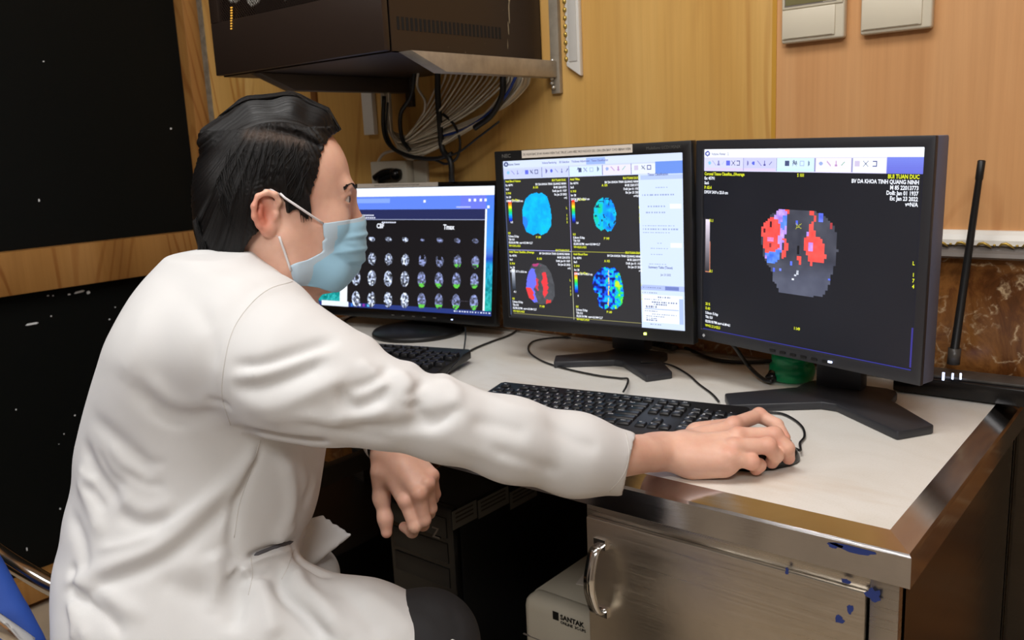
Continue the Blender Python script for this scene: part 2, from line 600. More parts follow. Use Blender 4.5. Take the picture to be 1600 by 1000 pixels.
for i in range(len(pth)-1):
    for k in range(4): f.append((i*4+k, i*4+(k+1) % 4, i*4+4+(k+1) % 4, i*4+4+k))
hd.add(v, f, 0, True)
hd.box((hx-0.009, YF, hz0-0.008), (hx+0.009, YF+0.005, hz0+0.006)); hd.box((hx-0.009, YF, hz1-0.006), (hx+0.009, YF+0.005, hz1+0.008))
ho = dk('door_handle', hd, M_chrome, parent=desk)
ho.parent = dr
for (px, py, rx, rz) in [(1335, 858, .030, .006), (1304, 852, .012, .005), (1322, 908, .007, .004), (1365, 930, .010, .010), (1328, 952, .005, .007), (1312, 968, .007, .006), (1349, 884, .009, .004), (1332, 876, .007, .003), (1378, 900, .003, .010), (1230, 892, .003, .006)]:  # irregular blue blots on the rim lip and the door
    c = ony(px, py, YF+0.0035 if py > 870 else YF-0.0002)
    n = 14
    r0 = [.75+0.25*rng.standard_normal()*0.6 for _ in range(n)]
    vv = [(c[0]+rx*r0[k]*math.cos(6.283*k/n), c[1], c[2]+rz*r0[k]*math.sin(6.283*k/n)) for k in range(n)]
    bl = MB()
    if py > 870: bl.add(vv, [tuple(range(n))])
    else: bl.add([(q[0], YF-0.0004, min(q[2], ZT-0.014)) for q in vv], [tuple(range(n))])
    dk('blue_blots', bl, M_blue_blots)
# left end of the desk: legs and rail
lg = MB()
for (x_, y_) in [(-1.74, 0.95), (-1.74, 1.45)]:
    o_ = dk('leg', MB().box((x_-0.02, y_-0.02, 0), (x_+0.02, y_+0.02, ZT-0.03)), M_steel, 0.002)
for x_ in (CX0+0.03, CXR-0.03):
    for y_ in (0.95, 1.46):
        dk('leg', MB().box((x_-0.018, y_-0.018, 0), (x_+0.018, y_+0.018, 0.08)), M_steel, 0.002)
dk('cross_rail', MB().box((-1.425, 0.95, 0.498), (-1.40, 1.50, 0.537)), M_dkmetal, 0.002)
tag(box('equipment_case', (-1.98, 1.02, 0.0), (-1.44, 1.48, 0.315), M_tower, None, .006), 'low black equipment case in the dark under the desk, left of the computer tower', 'case')
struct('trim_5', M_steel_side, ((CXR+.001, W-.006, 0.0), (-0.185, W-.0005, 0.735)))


# ================================================================== SCREEN PICTURES
def homog(src, dst):
    A = []
    for (x, y), (u, v) in zip(src, dst):
        A.append([x, y, 1, 0, 0, 0, -u*x, -u*y, -u]); A.append([0, 0, 0, x, y, 1, -v*x, -v*y, -v])
    _, _, vt = np.linalg.svd(np.array(A, float))
    return vt[-1].reshape(3, 3)


def happly(H, x, y):
    w = H[2, 0]*x+H[2, 1]*y+H[2, 2]
    return (H[0, 0]*x+H[0, 1]*y+H[0, 2])/w, (H[1, 0]*x+H[1, 1]*y+H[1, 2])/w


def inpoly(X, Y, poly):
    c = np.zeros(X.shape, bool)
    n = len(poly)
    for i in range(n):
        x1, y1 = poly[i]; x2, y2 = poly[(i+1) % n]
        if y1 == y2: continue
        k = ((y1 > Y) != (y2 > Y)) & (X < (x2-x1)*(Y-y1)/(y2-y1)+x1)
        c ^= k
    return c


def blobnoise(shape, cell, seed, octaves=2):
    r = np.random.default_rng(seed)
    out = np.zeros(shape); amp = 1; tot = 0
    for o in range(octaves):
        c = max(1.0, cell/2**o)
        gh, gw = int(shape[0]/c)+3, int(shape[1]/c)+3
        G = r.random((gh, gw))
        y = np.arange(shape[0])/c; x_ = np.arange(shape[1])/c
        yi = y.astype(int); xi = x_.astype(int); fy = (y-yi)[:, None]; fx = (x_-xi)[None]
        fy = fy*fy*(3-2*fy); fx = fx*fx*(3-2*fx)
        a = G[yi][:, xi]; b = G[yi][:, xi+1]; c_ = G[yi+1][:, xi]; d = G[yi+1][:, xi+1]
        out += amp*((a*(1-fx)+b*fx)*(1-fy)+(c_*(1-fx)+d*fx)*fy); tot += amp; amp *= 0.5
    return out/tot


JET = np.array([[0, 10, 60], [10, 40, 200], [0, 120, 255], [0, 190, 235], [20, 210, 120], [120, 220, 40], [240, 230, 40], [250, 140, 30], [235, 40, 30]], float)


def jet(t):
    t = np.clip(t, 0, 0.9999)*(len(JET)-1)
    i = t.astype(int); f = (t-i)[..., None]
    return JET[i]*(1-f)+JET[i+1]*f


def egg(cx, cy, w, h, n=40, lean=0.0, notch=0.06):
    pts = []
    for k in range(n):
        a = 2*math.pi*k/n
        s = math.sin(a)
        ww = w*(1-0.10*(-s))       # wider toward the lower part
        rr = 1-notch*math.exp(-((abs(abs(s)-1))/0.01))
        pts.append((cx+ww*math.cos(a)*(1-0.02*s)+lean*s, cy+h*s*rr))
    return pts


class Raster:
    def __init__(self, nx, ny, corners):
        self.nx, self.ny = nx, ny
        u = (np.arange(nx)+0.5)/nx; v = (np.arange(ny)+0.5)/ny
        self.U, self.V = np.meshgrid(u, v)
        self.H = homog([(0, 0), (1, 0), (1, 1), (0, 1)], corners)
        self.Hi = homog(corners, [(0, 0), (1, 0), (1, 1), (0, 1)])
        self.X, self.Y = happly(self.H, self.U, self.V)
        self.img = np.zeros((ny, nx, 3))

    def rect(self, u0, v0, u1, v1, c):
        k = (self.U >= u0) & (self.U < u1) & (self.V >= v0) & (self.V < v1)
        self.img[k] = c

    def poly(self, pts, c):
        k = inpoly(self.X, self.Y, pts)
        self.img[k] = c if not hasattr(c, 'shape') or c.ndim == 1 else c[k]
        return k

    def uv(self, px, py):
        return happly(self.Hi, px, py)


def emis(name, strength=1.0):
    if name in MATS: return MATS[name]
    t = NT(name)
    a = t.node('ShaderNodeAttribute'); a.attribute_name = 'Col'
    t.l(a.outputs['Color'], t.b.inputs['Emission Color'])
    t.b.inputs['Emission Strength'].default_value = strength
    t.b.inputs['Base Color'].default_value = (0.01, 0.01, 0.012, 1)
    t.b.inputs['Roughness'].default_value = 0.35
    MATS[name] = t.m
    return t.m


M_screen = emis('lit_screen', 0.95)


def screen_mesh(name, R, w, h, parent):
    nx, ny = R.nx, R.ny
    me = bpy.data.meshes.new(name)
    xs = np.linspace(-w/2, w/2, nx+1); zs = np.linspace(h/2, -h/2, ny+1)
    XX, ZZ = np.meshgrid(xs, zs)
    co = np.stack([XX.ravel(), np.zeros(XX.size), ZZ.ravel()], 1)
    i = np.arange(nx*ny); r_ = i//nx; c_ = i % nx
    a = r_*(nx+1)+c_
    quads = np.stack([a, a+nx+1, a+nx+2, a+1], 1)
    me.vertices.add(len(co)); me.vertices.foreach_set('co', co.ravel().astype(np.float32))
    me.loops.add(len(quads)*4); me.loops.foreach_set('vertex_index', quads.ravel().astype(np.int32))
    me.polygons.add(len(quads)); me.polygons.foreach_set('loop_start', (np.arange(len(quads))*4).astype(np.int32))
    me.update(calc_edges=True)
    lin = R.img.reshape(-1, 3)/255.0
    lin = np.where(lin > 0.04, ((lin+0.055)/1.055)**2.4, lin/12.92)
    col = np.concatenate([lin, np.ones((len(lin), 1))], 1)
    at = me.color_attributes.new('Col', 'FLOAT_COLOR', 'CORNER')
    at.data.foreach_set('color', np.repeat(col, 4, axis=0).ravel().astype(np.float32))
    return link(name, me, M_screen, parent)


TXT = {}


def tmat(c):
    k = 'screen_text_%d_%d_%d' % c
    return mat(k, (0.01, 0.01, 0.01), 0.5, emit=hexc(*c), estr=1.0)


def screen_text(R, w, h, items, scr):
    """items: (px, py, string, size_in_m, align, colour)"""
    groups = {}
    for (px, py, s, sz, al, c) in items:
        u, v = R.uv(px, py)
        x0, z0 = (u-0.5)*w, (0.5-v)*h
        vv, ff = text_mesh(s, sz, al, bold=sz*0.028)
        groups.setdefault(c, MB()).add([(x0+p[0]*.82, -0.0006, z0-sz*0.35+p[1]) for p in vv], ff)
    me = scr.data
    bm = bmesh.new(); bm.from_mesh(me)
    for c, mb in groups.items():
        me.materials.append(tmat(c)); k = len(me.materials)-1
        vs_ = [bm.verts.new(p) for p in mb.v]
        for f in mb.f:
            try: fc = bm.faces.new([vs_[i] for i in f]); fc.material_index = k
            except ValueError: pass
    bm.to_mesh(me); bm.free()

YEL, WHT, GRY = (216, 224, 40), (232, 236, 246), (150, 156, 176)


# ------------------------------------------------------------------ right screen: coronal tissue map
def c3(pts, s=5.882, ox=1160, oy=310):
    return [(ox+x/s, oy+y/s) for x, y in pts]


def paint_right():
    R = Raster(288, 232, [(1098, 230.5), (1442.8, 230.4), (1428, 577), (1099, 515)])
    R.img[:] = (19, 21, 28)
    g = blobnoise(R.img.shape[:2], 60, 3)
    R.img += (g[..., None]-0.5)*6
    R.rect(0, 0, 1, 0.042, (240, 246, 255))
    R.rect(0, .042, .857, .115, (212, 210, 246)); R.rect(.006, .046, .215, .113, (206, 208, 248)); R.rect(.215, .046, .375, .113, (196, 198, 250))
    R.rect(.38, .046, .555, .113, (206, 232, 248)); R.rect(.56, .046, .715, .113, (238, 228, 248)); R.rect(.72, .046, .855, .113, (236, 240, 255))
    R.rect(.006, .098, .375, .113, (214, 200, 244)); R.rect(.38, .098, .555, .113, (200, 240, 238)); R.rect(.56, .098, .715, .113, (250, 232, 240))
    for k in range(8): R.rect(.857, .042+k*.0092, 1, .0512+k*.0092, (116-k*2, 130-k*3, 226-k*2))
    for u in (.213, .377, .557, .717): R.rect(u, .046, u+.004, .113, (150, 152, 196))
    R.img[(abs(np.hypot(R.X-1103, (R.Y-237.5))-3.0) < 1.1)] = (80, 86, 170)
    # colour bar
    for k in range(40):
        c = 235-k*4.6
        R.rect(.012, .378+k*.0074, .036, .386+k*.0074, (c, c*0.95, c*1.02))
    R.rect(.008, .37, .012, .67, (60, 50, 46)); R.rect(.036, .5, .039, .67, (210, 130, 100)); R.rect(.012, .668, .038, .674, (210, 130, 100))
    # head outline, coarse texels
    gx = (np.floor(R.U*96)+0.5)/96; gy = (np.floor(R.V*96)+0.5)/96
    X, Y = happly(R.H, gx, gy)
    brain = c3([(345, 95), (640, 100), (690, 130), (760, 150), (800, 195), (850, 260), (872, 340), (880, 480), (862, 600), (830, 690), (812, 770), (780, 860), (735, 905), (560, 888), (345, 855), (318, 790), (280, 740), (290, 690), (245, 610), (205, 540), (185, 470), (182, 260), (215, 200), (290, 130)])
    k = inpoly(X, Y, brain)
    n1 = blobnoise(R.img.shape[:2], 16, 5, 3)
    base = np.array([66, 68, 80])+(n1[..., None]-.5)*34
    low = np.clip((Y-405)/30, 0, 1)[..., None]
    base = base*(1-low)+(np.array([84, 88, 106])+(n1[..., None]-.5)*26)*low
    R.img[k] = base[k]
    def reg(pts, c, nz=0, seed=1):
        q = inpoly(X, Y, c3(pts)) & k
        cc = np.array(c, float)+((blobnoise(R.img.shape[:2], 5, seed)[..., None]-.5)*nz)
        R.img[q] = np.clip(cc, 0, 255)[q]
    RED, BLU, LIL = (244, 82, 76), (84, 130, 246), (176, 140, 240)
    reg([(340, 90), (420, 92), (415, 220), (400, 330), (350, 500), (300, 600), (235, 600), (205, 510), (250, 420), (290, 250), (300, 150)], LIL, 70, 2)
    reg([(215, 490), (360, 470), (350, 560), (300, 600), (240, 600)], BLU, 60, 3)
    reg([(380, 150), (415, 170), (410, 230), (370, 300), (350, 240)], BLU, 60, 4)
    reg([(180, 250), (215, 200), (270, 165), (340, 195), (345, 290), (335, 380), (345, 440), (300, 480), (215, 500), (190, 430)], RED, 22, 5)
    reg([(400, 95), (445, 95), (440, 135), (405, 130)], RED, 10, 6)
    reg([(370, 360), (415, 370), (425, 450), (405, 530), (360, 555), (370, 500), (395, 440)], RED, 20, 7)
    reg([(235, 350), (300, 355), (295, 400), (240, 390)], (226, 130, 190), 60, 8)
    reg([(252, 205), (272, 205), (266, 260), (256, 260)], (70, 28, 34)); reg([(190, 270), (210, 270), (208, 310), (194, 310)], (90, 34, 38)); reg([(258, 410), (270, 410), (268, 440), (260, 440)], (140, 50, 56))
    reg([(655, 105), (690, 190), (655, 240), (680, 340), (715, 360), (750, 380), (750, 470), (780, 540), (740, 590), (650, 590), (640, 620), (600, 520), (570, 450), (575, 370), (605, 330), (610, 250), (650, 210)], RED, 22, 9)
    reg([(622, 105), (665, 105), (662, 145), (628, 140)], RED)
    reg([(610, 400), (645, 405), (650, 460), (635, 500), (610, 450)], (196, 140, 236), 50, 10)
    reg([(598, 300), (618, 300), (612, 350), (600, 350)], LIL)
    reg([(510, 520), (545, 530), (560, 590), (530, 600), (508, 550)], RED)
    reg([(810, 225), (828, 235), (828, 290), (812, 285)], (170, 60, 66))
    for (x, y, r_) in [(725, 175, 30), (480-18, 600, 15), (297, 645, 16), (360, 655, 11), (815, 740, 16), (788, 200, 9), (505, 215, 12)]:
        reg([(x+r_*math.cos(a*.7), y+r_*1.2*math.sin(a*.7)) for a in range(9)], (96, 116, 236), 60, int(x))
    reg([(512, 425), (528, 425), (528, 500), (512, 500)], (18, 18, 24))
    reg([(508, 100), (520, 100), (520, 420), (508, 420)], (84, 86, 98))
    for (x, y) in [(512, 680), (495, 710), (472, 735)]:
        reg([(x-10, y-14), (x+12, y-12), (x+8, y+12), (x-8, y+14)], (210, 216, 230), 160, int(y))
    # cross hair cursor
    for d in range(-4, 5):
        for s_ in (-1, 1):
            q = (abs(R.X-(1248+d)) < 0.7) & (abs(R.Y-(352.5+s_*d*.9)) < 0.7)
            if abs(d) > 0: R.img[q] = (170, 170, 60)
    # window lines
    R.rect(.985, .80, .992, .985, (52, 48, 130)); R.rect(0, .994, 1, 1, (50, 50, 140)); R.rect(.992, .12, 1, 1, (20, 20, 40))
    return R


def toolbar(R, w, items_u, v0, vs, big=0.006):
    """small tool glyphs drawn as texels"""
    kinds = ['mag', 'line', 'arrow', 'dots', 'sq', 'plus', 'tri', 'doc', 'sqf', 'copy', 'two', 'prn', 'Aa', 'ln', 'box', 'arr', 'poly', 'x1', 'x2', 'x3', 'x4', 'cross', 'blk', 'shield']
    for k, u in enumerate(items_u):
        s = vs
        col = [(128, 190, 240), (150, 150, 210), (120, 120, 180), (170, 190, 240), (96, 106, 220), (80, 86, 120), (70, 76, 120), (110, 110, 170), (86, 100, 216), (100, 96, 170), (84, 84, 150), (60, 60, 110),
               (70, 80, 120), (140, 150, 190), (170, 186, 220), (110, 130, 160), (150, 170, 220), (190, 160, 200), (180, 140, 190), (60, 170, 110), (200, 190, 220), (120, 130, 150), (60, 70, 130), (130, 140, 180)][k % 24]
        kk = k % 8
        du = R.U-u; dv = (R.V-v0)*0.8
        if kk in (0,): q = du**2+dv**2 < (s*.8)**2
        elif kk in (1, 5): q = (abs(du-dv) < s*.25) & (abs(du) < s) & (abs(dv) < s)
        elif kk == 2: q = ((abs(du) < s*.2) & (abs(dv) < s)) | ((abs(dv-s*.7) < s*.25) & (abs(du) < s*.6))
        elif kk == 3: q = (abs(du+dv) < s*.2) & (abs(du) < s*.8)
        elif kk == 4: q = (abs(du) < s) & (abs(dv) < s*1.1)
        elif kk == 6: q = ((abs(du) < s) & (abs(dv) < s*1.0)) & ~((abs(du) < s*.7) & (abs(dv) < s*.7))
        else: q = (du > -s*.4) & (abs(dv) < s*.9-du) & (du < s*.5)
        if kk == 5: q |= (abs(du+dv) < s*.25) & (abs(du) < s) & (abs(dv) < s)
        R.img[q] = col


RR = paint_right()
toolbar(RR, .376, [.03, .055, .08, .105, .132, .16, .185, .235, .265, .295, .32, .35, .0, .43, .465, .50, .53, .585, .62, .65, .68, .74, .775, .81][:12] + [.43, .465, .50, .53, .585, .62, .65, .68, .74, .775, .81], .073, .0095)
RT = [(1099, 269, 'Coronal Tissue Classifica...//Average', .0068, 'LEFT', YEL), (1099, 276, 'Ex: 45791', .0068, 'LEFT', WHT), (1099, 283.4, 'Se:6', .0068, 'LEFT', WHT),
      (1099, 290.6, 'P: 65.4', .0068, 'LEFT', YEL), (1099, 297.8, 'DFOV 34.9 x 25.0 cm', .0068, 'LEFT', WHT), (1251, 272.6, 'S 101', .0068, 'CENTER', YEL),
      (1434, 276.5, 'BUI TUAN DUC', .0078, 'RIGHT', YEL), (1433.5, 285, 'BV DA KHOA TINH QUANG NINH', .0078, 'RIGHT', WHT), (1433, 294, 'M 85 22013773', .0078, 'RIGHT', WHT),
      (1432.5, 302.5, 'DoB: Jan 01 1937', .0078, 'RIGHT', WHT), (1432, 311, 'Ex: Jan 23 2022', .0078, 'RIGHT', WHT), (1432, 319.5, 'v=N/A', .0078, 'RIGHT', WHT),
      (1107.5, 343, '51.1', .0062, 'LEFT', YEL), (1108, 423, '-0.1', .0062, 'LEFT', YEL), (1427, 410, 'L', .0072, 'CENTER', YEL), (1427, 428, '1', .0072, 'CENTER', YEL),
      (1427, 437, '7', .0072, 'CENTER', YEL), (1427, 446, '4', .0072, 'CENTER', YEL), (1103, 475, '25 %', .0062, 'LEFT', YEL), (1103, 482, 'D.40', .0062, 'LEFT', YEL),
      (1103, 489, '5.0mm /5.0sp', .0062, 'LEFT', WHT), (1103, 495.6, 'Tilt: 0.0', .0062, 'LEFT', WHT), (1103, 502.4, '02:50:18 PM mn=-6 M=61', .0062, 'LEFT', WHT), (1103, 509.2, 'W=51.2 L=25.5', .0062, 'LEFT', YEL),
      (1248.5, 513.5, 'I 149', .0064, 'CENTER', YEL), (1110, 238, 'Volume Viewer   2', .0056, 'LEFT', (120, 120, 160)), (1238, 252, 'Aa', .009, 'LEFT', (80, 90, 120))]


# ------------------------------------------------------------------ middle screen: four axial maps
def c4(pts, s=3.225, ox=770, oy=220):
    return [(ox+x/s, oy+y/s) for x, y in pts]


def paint_mid():
    R = Raster(288, 232, [(786, 250), (1066, 239), (1072, 516), (797, 496)])
    sh = R.img.shape[:2]
    R.img[:] = (40, 40, 43)
    R.rect(0, 0, 1, .045, (206, 218, 246)); R.rect(.495, .004, .60, .042, (150, 176, 236))
    R.rect(0, .045, .862, .112, (198, 208, 244)); R.rect(.0, .05, .235, .108, (192, 200, 244)); R.rect(.24, .05, .395, .108, (196, 204, 250)); R.rect(.40, .05, .58, .108, (206, 226, 252))
    R.rect(.585, .05, .735, .108, (224, 220, 250)); R.rect(.74, .05, .86, .108, (222, 228, 252)); R.rect(.862, .045, 1, .112, (104, 142, 226))
    for u in (.237, .397, .582, .737): R.rect(u, .048, u+.004, .108, (110, 116, 160))
    # side panel
    R.rect(.775, .112, 1, 1, (204, 220, 250)); R.rect(.785, .118, .995, .142, (176, 194, 240))
    for v0, a, b in [(.185, .86, .92), (.225, .79, .955), (.29, .82, .90), (.325, .81, .91), (.40, .79, .955), (.42, .79, .96), (.44, .79, .93), (.50, .865, .885), (.53, .83, .92), (.565, .83, .89), (.62, .82, .90), (.775-.02, .93, .965)]:
        for u in np.arange(a, b, .013):
            R.rect(u, v0, u+.009*(0.6+0.5*rng.random()), v0+.006, (150, 164, 204))
    R.rect(.93, .28, .985, .305, (238, 244, 255)); R.rect(.93, .50, .985, .525, (238, 244, 255))
    R.rect(.775, .745, 1, .775, (170, 186, 238)); R.rect(.9, .75, .97, .77, (110, 126, 190))
    R.rect(.78, .80, .985, .965, (232, 240, 255)); R.rect(.97, .82, .99, .965, (170, 190, 240)); R.rect(.775, .80, 1, .803, (130, 150, 200)); R.rect(.79, .885, .965, .888, (150, 170, 220))
    for v0, a, b in [(.757, .785, .875), (.787, .78, .86), (.812, .86, .93), (.828, .79, .88), (.842, .83, .96), (.855, .84, .90), (.868, .80, .85), (.875, .80, .85), (.898, .79, .86), (.912, .83, .96), (.926, .80, .89), (.938, .80, .86), (.95, .80, .86), (.975, .82, .87)]:
        for u in np.arange(a, b, .012):
            R.rect(u, v0, u+.008*(0.6+0.6*rng.random()), v0+.005, (120, 128, 160))
    # view borders
    R.rect(.392, .112, .395, .985, (150, 140, 200)); R.rect(.0, .560, .395, .563, (160, 160, 220)); R.rect(.395, .560, .772, .563, (150, 150, 60)); R.rect(.02, .975, .772, .978, (130, 126, 80)); R.rect(.392, .56, .395, .985, (170, 170, 150))
    R.rect(.0, .112, .006, .985, (70, 80, 110))
    R.img[(abs(np.hypot(R.X-791, (R.Y-255.0))-2.6) < 1.1)] = (60, 72, 120)
    # colour bars
    for (u, v0, v1) in [(.022, .252, .386), (.405, .252, .386), (.405, .69, .82)]:
        for k in range(24): R.rect(u, v0+(v1-v0)*k/24, u+.02, v0+(v1-v0)*(k+1)/24+.001, jet(np.array(1-k/24.0)))
    for k in range(24): R.rect(.02, .685+.135*k/24, .042, .685+.135*(k+1)/24+.001, (215-k*7.5, 220-k*7.4, 232-k*7.4))
    # head maps
    e1 = c4([(190, 265), (222, 255), (232, 262), (248, 256), (275, 275), (290, 320), (298, 375), (296, 425), (275, 460), (245, 472), (228, 462), (205, 472), (170, 455), (152, 410), (150, 340), (165, 290)])
    t = .38+.1*(blobnoise(sh, 5, 11)-.5)+.10*np.clip((R.X-770)*3.225/100-1.9, -.3, .5)*0
    R.poly(e1, jet(t*0.86+.05*blobnoise(sh, 22, 12)))
    q = inpoly(R.X, R.Y, e1) & (((R.X-819)/6)**2+((R.Y-347)/10)**2 < 1); R.img[q] = (40, 130, 246)
    e2 = c4([(530, 300), (555, 283), (590, 285), (610, 310), (624, 360), (622, 410), (600, 450), (580, 455), (568, 440), (550, 450), (525, 430), (512, 390), (512, 340)])
    m = .34+.22*(blobnoise(sh, 6, 13)-.5)+.10*(R.X < 943)
    n = blobnoise(sh, 4, 14)
    c = jet(m*.95); c[n > .78] = (20, 60, 90)
    edge = inpoly(R.X, R.Y, e2)
    R.poly(e2, c)
    q = edge & (R.Y < 316) & (blobnoise(sh, 3, 15) > .62); R.img[q] = (20, 30, 70)
    e3 = c4([(200, 620), (235, 614), (270, 628), (295, 665), (313, 730), (315, 780), (298, 815), (270, 825), (240, 826), (210, 818), (180, 790), (167, 745), (172, 690), (185, 645)])
    nn = blobnoise(sh, 5, 16)
    R.poly(e3, np.stack([62+nn*26, 64+nn*26, 68+nn*28], -1))
    ins = inpoly(R.X, R.Y, e3)
    wob = (blobnoise(sh, 4, 17)-.5)*14
    def r3(pts, col):
        q = inpoly(R.X+wob/3.2, R.Y+wob/3.2, c4(pts)) & ins; R.img[q] = col
    r3([(190, 640), (215, 650), (222, 700), (210, 760), (225, 815), (200, 815), (165, 740), (170, 680)], (104, 110, 240))
    r3([(165, 740), (190, 740), (208, 770), (205, 800), (185, 800), (167, 770)], (228, 62, 66))
    r3([(248, 665), (268, 660), (276, 700), (280, 740), (265, 800), (258, 780), (250, 720)], (228, 58, 66))
    r3([(218, 690), (232, 700), (226, 760), (216, 740)], (206, 60, 74))
    r3([(270, 808), (296, 800), (290, 820), (270, 824)], (220, 60, 60)); r3([(195, 618), (230, 612), (240, 625), (205, 632)], (176, 60, 120))
    e4 = c4([(545, 640), (575, 632), (592, 642), (615, 635), (640, 660), (655, 710), (664, 770), (655, 820), (630, 845), (605, 850), (590, 838), (565, 850), (540, 835), (530, 800), (538, 770), (515, 762), (505, 720), (515, 675)])
    t = .25+.80*(blobnoise(sh, 3.2, 18, 1)-.5)*.75+.20*((R.X > 962) & (R.Y > 425)) - .06*(R.X < 945)
    R.poly(e4, jet(np.clip(t, .02, .95)))
    q = inpoly(R.X, R.Y, e4) & (abs(R.X-952+wob/6) < .9) & (blobnoise(sh, 3, 19) > .45); R.img[q] = (226, 206, 90)
    q = inpoly(R.X, R.Y, e4) & (((R.X-965.5)/3.5)**2+((R.Y-443)/4.5)**2 < 1); R.img[q] = (190, 226, 50)
    return R


RM = paint_mid()
toolbar(RM, .376, [.03, .06, .09, .12, .145, .175, .205, .265, .295, .325, .355, .385, .0, .46, .49, .525, .56, .61, .64, .67, .70, .765, .80, .83][:12]+[.46, .49, .525, .56, .61, .64, .67, .70, .765, .80, .83], .072, .010)
MT = [(793, 255, 'Volume Viewer', .0058, 'LEFT', (96, 104, 140)), (848, 253, 'Volume Rendering     3D Selection    Thickness Adjustment   Tissue Classification', .0052, 'LEFT', (110, 116, 170)), (903, 262.5, 'Aa', .0075, 'LEFT', (70, 80, 120))]


def quad_text(l, t, r, title, sid, right_v, dx=0, sc=1.0, ll=0, dy=6.2, tt=0):
    s = .0054
    out = [(l, t, title, s, 'LEFT', YEL), (l+.3, t+dy, 'Ex: 45791', s, 'LEFT', WHT), (l+.6, t+2*dy, 'Se:5', s, 'LEFT', WHT), (l+.9, t+3*dy, 'S: 39.8', s, 'LEFT', YEL), (l+1.2, t+4*dy, 'Im: 28', s, 'LEFT', WHT),
           (l+1.5, t+5*dy, 'DFOV 27.7 x 25.0 cm', s, 'LEFT', WHT)]
    for k, x_ in enumerate(['BUI TUAN DUC', 'BV DA KHOA TINH QUANG NINH', 'M 85 22013773', 'DoB: Jan 01 1937', 'Ex: Jan 23 2022', right_v]):
        out.append((r+k*.35, t-1.8+tt+k*5.6, x_, s, 'RIGHT', YEL if k == 0 else WHT))
    return out


MT += quad_text(790, 281.5, 885.5, 'Axial Blood Volume', 0, 'v=S')
MT += quad_text(892, 279, 998.5, 'Axial TMax', 0, 'v=N/A')
MT += quad_text(795.5, 392.5, 891, 'Axial Tissue Classifica...//Average', 0, 'v=S')
MT += quad_text(897, 396, 1002.5, 'Axial Blood Flow', 0, 'v=S')
for (px, py, s_, c_) in [(838, 291, 'A 101', YEL), (946, 288.5, 'A 101', YEL), (843.5, 403.5, 'A 101', YEL), (950, 407, 'A 101', YEL), (842, 369.5, 'P 149', YEL), (949, 371.5, 'P 149', YEL), (847.5, 479.5, 'P 149', YEL), (953.5, 487.5, 'P 149', YEL)]:
    MT.append((px, py, s_, .006, 'CENTER', c_))
for (px, py) in [(886.5, 323.5), (999.5, 323), (892, 437.5), (1003.5, 443.5)]:
    for k, ch in enumerate('L 123'):
        if ch != ' ': MT.append((px+k*.2, py+k*5.6, ch, .0058, 'CENTER', YEL))
for (px, py) in [(794, 363), (896.5, 365), (800, 467), (901, 479)]:
    for k, st in enumerate(['0.0', '5.0mm /5.0sp', 'Tilt: 0.0', '02:50:18 PM  mn=-0.0 M=12.7', 'W=10.0 L=5.0']):
        MT.append((px+k*.3, py+k*5.0, st, .0056, 'LEFT', YEL if k in (0, 4) else WHT))
for (px, py, s_) in [(794.5, 312.5, '10.7'), (798, 345.8, '0.0'), (899, 312, '22.7'), (901, 347, '1.0'), (799, 421.5, '51.1'), (802, 456, '-0.1'), (903.5, 427.5, '96'), (903.8, 462, '0')]:
    MT.append((px, py, s_, .0054, 'LEFT', WHT))
for (px, py) in [(800.5, 311), (904, 310.5), (907.5, 426)]: MT.append((px, py, 'No Filter', .0056, 'LEFT', YEL))
MT += [(1012, 272.5, 'Tissue Classification', .0058, 'LEFT', (86, 96, 150)), (1014, 416, 'Summary Table (Tissue)', .0058, 'LEFT', (86, 96, 150)), (1033, 428, 'Jan 23 2022', .005, 'LEFT', (120, 126, 160))]


